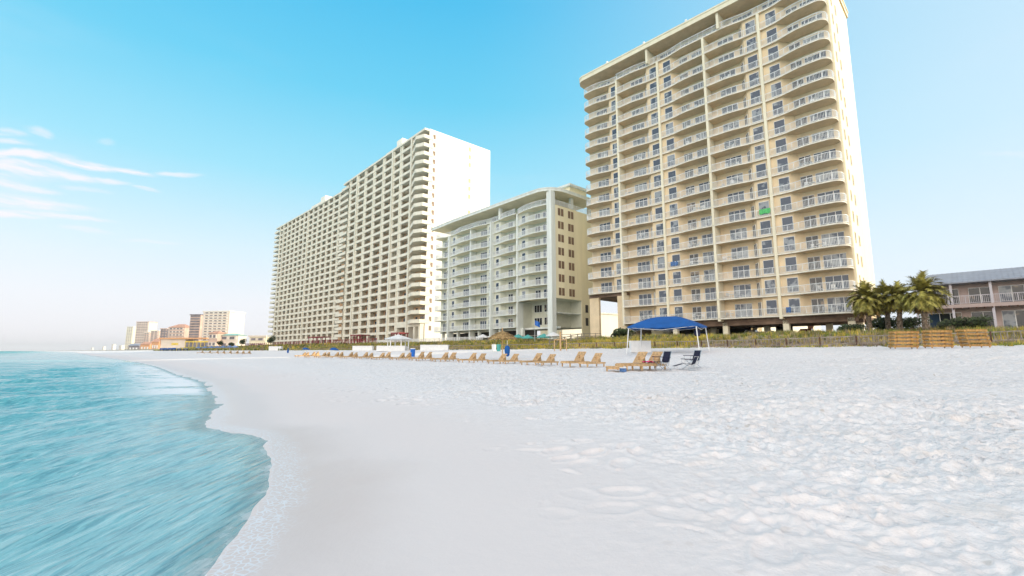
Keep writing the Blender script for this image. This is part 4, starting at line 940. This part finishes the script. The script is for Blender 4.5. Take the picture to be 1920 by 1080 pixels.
# far cabanas and umbrellas
for i, px in enumerate([303, 310, 318, 326, 336, 348]):
    c = P(px, 46); zb = gz(*c); T = thing('beach_cabana', 'navy blue beach cabana far down the beach, %s from the left' % words[i], 'cabana', (c[0], c[1], zb), R(20), 'blue cabanas far down the beach')
    h = 1.7 if i < 4 else 1.2
    MB().box(-.8, .8, -.7, .7, .8, h).build('hood', M['blue'], T)
    for a_ in (-.75, .75): MB().box(a_ - .04, a_ + .04, -.7, .7, 0, .8).build('side_panel', M['navy'], T)
for i, px in enumerate([372, 384, 396, 407, 418, 430, 440]):
    c = P(px, 42); zb = gz(*c); T = thing('beach_umbrella', 'grey blue beach umbrella in the far row, %s from the left' % words[i], 'umbrella', (c[0], c[1], zb), 0, 'blue umbrellas far down the beach')
    MB().tube([(0, 0, 0), (0, 0, 2.0)], .03, 6).build('pole', M['white'], T); MB().tube([(0, 0, 1.35), (0, 0, 2.1)], [1.35, .05], 8).build('canopy', mat('grey_blue_canvas', (.16, .24, .42)) if i == 0 else bpy.data.materials['grey_blue_canvas'], T)
for i, px in enumerate([376, 390, 404, 416, 428, 441, 452, 463]):
    c = P(px, 33); copy_tree(proto, (c[0], c[1], gz(*c)), SEA, 'tiny wooden lounger under the far blue umbrellas, %s from the left' % words[i], 'far loungers')

# ---------------- fences, boardwalk, signs
def fence(name, lb, a, b, n, ph, postw, postm, railm, nrail, pick=0, dz=0, cat='fence'):
    """a, b in (u, s); posts follow the ground"""
    T = thing(name, lb, cat, (0, 0, 0)); pts = []
    for k in range(n + 1):
        u_, s_ = a[0] + (b[0] - a[0]) * k / n, a[1] + (b[1] - a[1]) * k / n; x, y = SU(u_, s_); pts.append(Vector((x, y, gz(x, y) + dz)))
    pm = MB().box(-postw / 2, postw / 2, -postw / 2, postw / 2, -.4, ph).mesh('post', postm)
    for p in pts[:100]: inst('post', pm, T, p, -BA)
    for j in range(nrail):
        m = MB(); zz = ph * (.92 - .8 * j / max(1, nrail - 1)) if nrail > 1 else ph * .9
        for p, q_ in zip(pts[:-1], pts[1:]): m.bar(p + Vector((0, 0, zz)), q_ + Vector((0, 0, zz)), .04, .09)
        m.build('rail', railm, T)
    if pick:
        m = MB()
        for p, q_ in zip(pts[:-1], pts[1:]):
            L_ = (q_ - p).length; kk = max(1, int(L_ / pick))
            for k in range(kk):
                c_ = p + (q_ - p) * ((k + .5) / kk); h_ = ph * random.uniform(.86, 1.0); m.box(c_.x - .022, c_.x + .022, c_.y - .022, c_.y + .022, c_.z + .02, c_.z + h_)
        m.build('pickets', railm, T)
    return T
fence('sand_fence', 'weathered slat fence with dark posts along the dune before the beige tower', (-42, 51.2), (6, 51.6), 17, .8, .1, M['rafter'], M['woodgrey'], 2, .34)
fence('sand_fence', 'weathered grey slat fence along the dune before the mint building', (-110, 52.5), (-44, 52.0), 24, .75, .1, M['woodgrey'], M['woodgrey'], 2, .45)
fence('boardwalk_railing', 'grey timber boardwalk railing climbing the dune left of the blue tent', (-47, 54), (-50, 72), 8, 1.1, .12, M['woodgrey'], M['woodgrey'], 3, 0, .1, 'railing')
fence('boardwalk_railing', 'grey timber walkway railing beside the low boardwalk at the mint building', (-72, 66), (-50, 66), 9, 1.1, .1, M['woodgrey'], M['woodgrey'], 3, 0, .1, 'railing')
fence('picket_fence', 'white fence in front of the mint building and the nearer white tower', (-130, 69), (-74, 67), 26, 1.35, .12, M['white'], M['white'], 2, .16)
fence('pool_fence', 'maroon fence at the foot of the nearer white tower', (-176, 72), (-134, 71), 16, 2.0, .2, M['maroon'], M['maroon'], 3, .5)
fence('pool_fence', 'maroon fence at the foot of the leftmost white tower', (-290, 74), (-182, 72), 30, 2.0, .25, M['maroon'], M['maroon'], 3, .8)
# maroon awnings
for i, (px0, px1, yy, lb) in enumerate([(742, 762, 624, 'maroon awning roof behind the gazebo'), (665, 695, 628, 'maroon pool pavilion at the foot of the nearer white tower'), (585, 632, 632, 'long maroon pergola at the foot of the leftmost white tower')]):
    A = P(px0, 76 - i * 0); F = A[1]; Wd = (px1 - px0) / 868 * F; zt = ZAT(yy, F); zb = 3.6
    T = thing('pavilion', lb, 'pavilion', (A[0], A[1], zb), R(-38))
    MB().box(-.3, Wd + .3, -2, 2, zt - zb - .35, zt - zb).build('roof', M['maroon'], T)
    for k in range(4):
        for y in (-1.7, 1.7): MB().box(Wd * k / 3 - .12, Wd * k / 3 + .12, y - .12, y + .12, -.5, zt - zb - .353).build('post', M['maroon'], T)
# wooden cross post (beach shower) and signs
c = P(1051, 42); F = c[1]; zb = gz(*c)
T = thing('shower_post', 'pale wooden post with cross arms at the dune foot, right of the thatched umbrella', 'post', (c[0], c[1], zb), R(-10))
MB().box(-.1, .1, -.1, .1, -.3, ZAT(622, F) - zb).build('post', M['wood'], T)
MB().box(-.75, .75, -.06, .06, ZAT(638, F) - zb, ZAT(636, F) - zb).build('cross_arm', M['wood'], T)
for x in (-.7, .7): MB().box(x - .05, x + .05, -.05, .05, -.2, ZAT(638, F) - zb - .003).build('side_post', M['wood'], T)
# closed pool umbrellas and open teal ones by the mint building
for i, (px, s_, mm_, y, lb) in enumerate([(972, 66, 'teal', 631, 'open teal pool umbrella left of the flag mast'), (990, 66, 'teal', 632, 'second open teal pool umbrella by the mint building pool'), (1020, 66, 'teal', 630, 'open teal pool umbrella right of the blue flag'),
      (1038, 65, 'white', 627, 'pale pool umbrella below the mint building corner'), (905, 66, 'white', 631, 'white pool umbrella left of the thatched umbrella')]):
    c = P(px, s_); F = c[1]; zb = gz(*c); h = ZAT(y - 4, F) - zb
    T = thing('pool_umbrella', lb, 'umbrella', (c[0], c[1], zb), 0, 'pool umbrellas by the mint building')
    MB().tube([(0, 0, 0), (0, 0, h)], .035, 6).build('pole', M['white'], T); MB().tube([(0, 0, h - .75), (0, 0, h - .6), (0, 0, h + .05)], [1.45, 1.4, .05], 8).build('canopy', M[mm_], T)
c = P(1003, 60); F = c[1]; zb = gz(*c); h = ZAT(600, F) - zb
T = thing('flag', 'blue flag on a mast in front of the mint building corner', 'flag', (c[0], c[1], zb), 0)
MB().tube([(0, 0, 0), (0, 0, h)], [.05, .03], 8).build('mast', M['metal'], T)
m = MB(); vs = []
for i in range(9):
    for j in range(5): vs.append((.04 + i * .11, .10 * math.sin(i * .9 + j * .3), h - .05 - j * .22 - .05 * i))
m.add(vs, [(i * 5 + j, (i + 1) * 5 + j, (i + 1) * 5 + j + 1, i * 5 + j + 1) for i in range(8) for j in range(4)]); m.build('cloth', M['bluebin'], T, smooth=True)
# towels over balcony railings of the beige tower
def towel(x, f, w_, mm_, lb, y=-.55):
    m = MB(); n = 10
    vs = [(i * w_ / n, -.02 - .03 * math.sin(i * 1.7), 0) for i in range(n + 1)] + [(i * w_ / n, -.05 - .04 * math.sin(i * 1.3 + 1), -.75 - .05 * math.sin(i)) for i in range(n + 1)]
    vs += [(i * w_ / n, .09, 0.0) for i in range(n + 1)] + [(i * w_ / n, .12 + .02 * math.sin(i), -.4) for i in range(n + 1)]
    k = n + 1
    m.add(vs, [(i, i + 1, k + i + 1, k + i) for i in range(n)] + [(i, 2 * k + i, 2 * k + i + 1, i + 1) for i in range(n)] + [(2 * k + i, 3 * k + i, 3 * k + i + 1, 2 * k + i + 1) for i in range(n)])
    T0 = Matrix.Rotation(-BA, 3, 'Z'); p = T0 @ Vector((x, y, 0)); z_ = 6.4 + f * 2.95 + .2 + 1.1
    o = m.build('towel', M[mm_], None, (15.0 + p.x, 88.9 + p.y, z_), -BA); tag(o, lb, 'towel', 'towels over balcony railings')
towel(31.5, 5, 1.5, 'green', 'bright green towel over a balcony railing halfway up the beige tower', -.19)
towel(17.2, 3, 1.3, 'navyblue', 'blue towel over a low balcony railing of the beige tower, left half', -.17)
towel(34.0, 0, .6, 'navyblue', 'small blue towel on the lowest balcony railing of the beige tower', -.17)
# patio furniture on the balconies of the beige and mint buildings
def patio_chair(m_):
    m = MB()
    for x in (-.22, .22):
        for y in (-.22, .2): m.box(x - .02, x + .02, y - .02, y + .02, 0, .43 if y < 0 else .85)
    seat = MB().box(-.25, .25, -.25, .25, .43, .47); back = MB(); 
    for k in range(5): back.box(-.2 + k * .09, -.15 + k * .09, .19, .215, .5, .84)
    back.box(-.24, .24, .185, .22, .84, .9)
    T = thing('patio_chair', '', 'chair'); m.build('frame', M[m_], T); seat.build('seat', M[m_], T); back.build('backrest', M[m_], T); return T
def patio_table(m_):
    T = thing('patio_table', '', 'table'); MB().tube([(0, 0, .66), (0, 0, .7)], .38, 14).build('table_top', M[m_], T)
    m = MB().tube([(0, 0, .03), (0, 0, .66)], .03, 6)
    for a in range(3): m.bar((0, 0, .05), (.3 * math.cos(a * 2.1), .3 * math.sin(a * 2.1), 0), .03)
    m.build('pedestal', M[m_], T); return T
protoC = {k: patio_chair(k) for k in ('white', 'metal')}; protoT = patio_table('white')
rf_ = random.Random(12); rot_ = Matrix.Rotation(-BA, 3, 'Z'); usedC = set()
def put(pr, key, x, y, zf, a, lb, grp):
    p = rot_ @ Vector((x, y, 0)); loc = (15 + p.x, 88.9 + p.y, zf)
    if key not in usedC: usedC.add(key); pr.location = loc; pr.rotation_euler = (0, 0, a); pr['label'] = lb; pr['group'] = grp
    else: copy_tree(pr, loc, a, lb, grp)
spots_ = [(1.0, 7.2), (8.6, 14.0), (20.2, 24.2), (25.6, 30.0), (36.8, 41.0)]
for f in range(0, 15):
    for i_, (a0_, a1_) in enumerate(spots_):
        if (i_ == 0 and f < 2) or rf_.random() < .35: continue
        c0 = rf_.uniform(a0_ + .5, a1_ - 1.2); zf = 6.4 + f * 2.95 + .203; kc = rf_.choice(['white', 'white', 'metal'])
        lbc = {'white': 'white slatted patio chair on a balcony of the beige tower', 'metal': 'grey metal patio chair on a balcony of the beige tower'}[kc]
        for dx in ((-.75, .75) if rf_.random() < .7 else (-.75,)): put(protoC[kc], kc, c0 + dx, rf_.uniform(.25, .6), zf, rf_.uniform(0, 6.28), lbc, kc + ' chairs on the balconies')
        if rf_.random() < .6: put(protoT, 't', c0, .4, zf, 0, 'round white patio table on a balcony of the beige tower', 'round tables on the balconies')
# ================================================================ VEGETATION
def palm(px, s_, ytop, rad_px, lb, lean=0, seed=0, skirt=True):
    rs = random.Random(seed); c = P(px, s_); F = c[1]; zb = gz(*c) - .1
    rad = rad_px / 868 * F * 1.25; H = ZAT(ytop, F) - zb - rad * .80
    T = thing('palm_tree', lb, 'palm tree', (c[0], c[1], zb), rs.uniform(0, 6))
    pts = [(lean * (k / 6)**2 * .5, .08 * math.sin(k), H * k / 6) for k in range(7)]
    tm = MB(); ptsd = []; rd = []
    for k in range(25):
        f = k / 24; ptsd.append((lean * f * f * .5, .08 * math.sin(f * 6), H * f)); rd.append((.24 - .06 * f + (.035 if k % 2 else 0) + (.06 if f > .8 else 0)))
    tm.tube(ptsd, rd, 9).build('trunk', M['palmtrunk'], T)
    m = MB(); top = Vector(ptsd[-1])
    nf = 120
    for k in range(nf):
        a = k * 2.39996 + rs.uniform(-.2, .2); e = R(88 - 158 * (k / nf) ** .85 + rs.uniform(-8, 8)); L_ = rad * rs.uniform(.7, 1.0) * (1 if k < nf * .8 else .8)
        d = Vector((math.cos(a) * math.cos(e), math.sin(a) * math.cos(e), math.sin(e))); p = top.copy(); prev = p.copy(); side = Vector((-math.sin(a), math.cos(a), 0)); mi = 1 if (k > nf * .78 and skirt) else 0
        st = 7
        for j in range(st):
            d = (d + Vector((0, 0, -.07 - .05 * j))).normalized(); prev = p.copy(); p = p + d * L_ / st
            m.add([prev - side * .018, prev + side * .018, p + side * .012, p - side * .012], [(0, 1, 2, 3)], mi)
            if j < 2: continue
            upv = side.cross(d).normalized()
            for q_ in range(4):
                b_ = prev + (p - prev) * (q_ / 4)
                for sg in (-1, 1):
                    tl = L_ * .5 * (1 - .09 * j) * rs.uniform(.8, 1.1); tip = b_ + (side * sg * rs.uniform(.5, .8) + d * .75 + upv * rs.uniform(-.25, .1) + Vector((0, 0, -.22))).normalized() * tl
                    wv = d * .075 + upv * .015; m.add([b_ - wv, b_ + wv, tip], [(0, 1, 2)], mi)
    m.build('crown', [M['frond'], M['frondry']], T)
palm(1742, 60, 516, 37, 'large round headed palm standing free in front of the motel corner', .6, 1)
palm(1636, 62, 533, 30, 'palm at the corner of the beige tower, leftmost palm', -.3, 2)
palm(1672, 66, 530, 29, 'middle palm between the beige tower and the motel', .2, 3)
palm(1694, 63, 533, 27, 'palm right of the middle one, touching the large palm', -.2, 4)
palm(1655, 70, 545, 24, 'shorter palm half hidden behind the leftmost palms', .1, 5)
def leafball(mb, c, rx, rz_, n, size, rs):
    for _ in range(n):
        d = Vector((rs.gauss(0, 1), rs.gauss(0, 1), rs.gauss(0, 1))).normalized(); q_ = rs.random() ** .4
        p = Vector(c) + Vector((d.x * rx * q_, d.y * rx * q_, d.z * rz_ * q_)); a = Vector((rs.gauss(0, 1), rs.gauss(0, 1), rs.gauss(0, .7))).normalized() * size; b = a.orthogonal().normalized() * size * .45
        mb.add([p - a, p + b, p + a, p - b], [(0, 1, 2, 3)])
def shrub(x, y, r, h, lb, cat='shrub', m_='leaf', seed=0, name='shrub', trunk=0, zb=None):
    rs = random.Random(seed); z_ = gz(x, y) if zb is None else zb; T = thing(name, lb, cat, (x, y, z_), 0)
    m = MB(); n = 7
    for k in range(n):
        a = rs.uniform(0, 6.28); q_ = rs.uniform(0, .6) * r; leafball(m, (q_ * math.cos(a), q_ * math.sin(a), trunk + h * rs.uniform(.3, .75)), r * .55, h * .32, 190, max(.1, r * .09), rs)
    m.build('crown' if trunk else 'foliage', M[m_], T)
    m = MB()
    for k in range(4):
        a = rs.uniform(0, 6.28); m.tube([(0, 0, -.1), (.1 * math.cos(a), .1 * math.sin(a), trunk * .6 + h * .15), (r * .45 * math.cos(a), r * .45 * math.sin(a), trunk + h * .5)], [.06 + trunk * .03, .045 + trunk * .02, .015], 6)
    m.build('trunk' if trunk else 'stem', M['palmtrunk'], T)
for i, (px, s_, r, h, lb) in enumerate([(1165, 68, 2.2, 1.9, 'low green shrub at the opening under the beige tower'), (1596, 64, 1.6, 1.3, 'green bush at the right foot of the beige tower'), (1660, 68, 2.0, 2.0, 'leafy bush under the palms'),
        (1712, 66, 1.7, 1.7, 'bush beside the big palm trunk'), (1790, 67, 1.8, 1.4, 'round green bush in front of the motel ground floor'), (1836, 66, 1.5, 1.5, 'taller green bush by the right motel post')]):
    c = P(px, s_); shrub(c[0], c[1], r, h, lb, seed=20 + i)
for i, (px, s_, ytop, rpx, lb) in enumerate([(507, 72, 627, 9, 'dark round tree left of the leftmost white tower'), (452, 70, 634, 8, 'small dark tree right of the green roofed house'), (432, 62, 640, 7, 'dark shrubby tree behind the far umbrellas'),
        (411, 66, 637, 7, 'leafy tree beside the yellow end of the restaurant')]):
    c = P(px, s_); F = c[1]; r = rpx / 868 * F; H = ZAT(ytop, F) - 3.0; shrub(c[0], c[1], r, max(1.2, H * .6), lb, 'tree', 'leaf', 40 + i, 'tree', H * .38, 2.8)
# dune grass
def grass(name, n, srange, urange, h, mats_, seed, lean=.35, dens=None, wid=.03):
    r_ = np.random.default_rng(seed); u_ = r_.uniform(*urange, n); s_ = r_.uniform(*srange, n)
    if dens is not None:
        k = dens(u_, s_) > r_.random(n); u_, s_ = u_[k], s_[k]
    x = UX * u_ + NX * s_; y = UY * u_ + NY * s_; zz = prof(shore_d(x, y) + vnoise(x / 9, y / 9, 5) * 1.2) + .0
    dd = shore_d(x, y); du = sstep(47, 53, dd) * (1 - sstep(66, 72, dd)); zz += du * (vnoise(x / 5, y / 5, 71) * .35 + vnoise(x / 1.7, y / 1.7, 72) * .12)
    B_ = 9; N = len(x); a = r_.uniform(0, 6.283, (N, B_)); ln = r_.uniform(.1, lean, (N, B_)); hh = h * r_.uniform(.5, 1.15, (N, 1)) * r_.uniform(.6, 1.1, (N, B_)); F_ = np.hypot(x, y)[:, None]
    wv = wid * np.maximum(1, F_ / 60); bx = x[:, None] + r_.normal(0, .10, (N, B_)); by = y[:, None] + r_.normal(0, .10, (N, B_)); bz = zz[:, None] - .05
    pa = a + 1.57; vx = [bx - np.cos(pa) * wv, bx + np.cos(pa) * wv, bx + np.cos(a) * ln * hh]; vy = [by - np.sin(pa) * wv, by + np.sin(pa) * wv, by + np.sin(a) * ln * hh]
    vz = [bz + 0 * hh, bz + 0 * hh, bz + hh]
    co = np.stack([np.stack(vx, -1), np.stack(vy, -1), np.stack(vz, -1)], -1).reshape(-1, 3); nt = len(co) // 3
    me = bpy.data.meshes.new(name); me.vertices.add(len(co)); me.vertices.foreach_set('co', co.ravel().astype('f')); me.loops.add(nt * 3); me.loops.foreach_set('vertex_index', np.arange(nt * 3, dtype='i'))
    me.polygons.add(nt); me.polygons.foreach_set('loop_start', np.arange(0, nt * 3, 3, dtype='i')); me.polygons.foreach_set('loop_total', np.full(nt, 3, 'i'))
    for m_ in mats_: me.materials.append(m_)
    me.polygons.foreach_set('material_index', np.repeat(r_.integers(0, len(mats_), N), B_).astype('i')); me.update(calc_edges=True)
    return inst(name, me)
Gg = mat('dune_grass_green', (.22, .26, .05), .7, .3, .4); Gy = mat('dune_grass_gold', (.62, .47, .08), .7, .25, .4); Gd = mat('dune_grass_dry', (.40, .31, .2), .8, .25, .5); Gm = mat('dune_grass_mauve', (.38, .30, .27), .8, .25, .5)
tag(grass('dune_grass', 15000, (54, 71), (-160, 16), .62, [Gg, Gg, Gy, Gd], 1), 'green and gold dune grass growing along the dune top', 'grass', kind='stuff')
tag(grass('dry_dune_grass', 9000, (50.5, 56), (-160, 16), .42, [Gd, Gm, Gm, Gy], 2), 'dry brown grass on the seaward dune face', 'grass', kind='stuff')
tag(grass('beach_grass', 5000, (49.3, 51.6), (-150, 14), .30, [Gg, Gy, Gg], 3, dens=lambda u_, s_: .15 + .85 * (vnoise(u_ / 3, s_ / 2, 8) > .1)), 'low green grass tufts at the dune foot', 'grass', kind='stuff')
tag(grass('golden_sea_oats', 4500, (51, 60), (-66, -24), .7, [Gy, Gy, Gg], 5, dens=lambda u_, s_: .2 + .8 * (vnoise(u_ / 4, s_ / 3, 18) > -.1)), 'golden sea oats on the sunlit dune left of and behind the tent', 'grass', kind='stuff')
tag(grass('far_dune_scrub', 5000, (48, 74), (-420, -150), 1.0, [Gg, Gg, Gd, Gy], 4, wid=.06), 'green scrub along the far dunes', 'scrub', kind='stuff')

# ---------------------------------------------------------------- sea haze
hm = bpy.data.materials.new('haze'); hm.use_nodes = True; t = NT(hm.node_tree); t.n.clear()
pv = t.add('ShaderNodeVolumePrincipled', {'Color': (.95, .95, .97, 1), 'Density': HAZE, 'Anisotropy': .2})
t.add('ShaderNodeOutputMaterial', {'Volume': pv.outputs[0]})
hb = MB().box(-8200, 8200, -8200, 8200, -220, 82).build('haze', hm); tag(hb, kind='stuff')
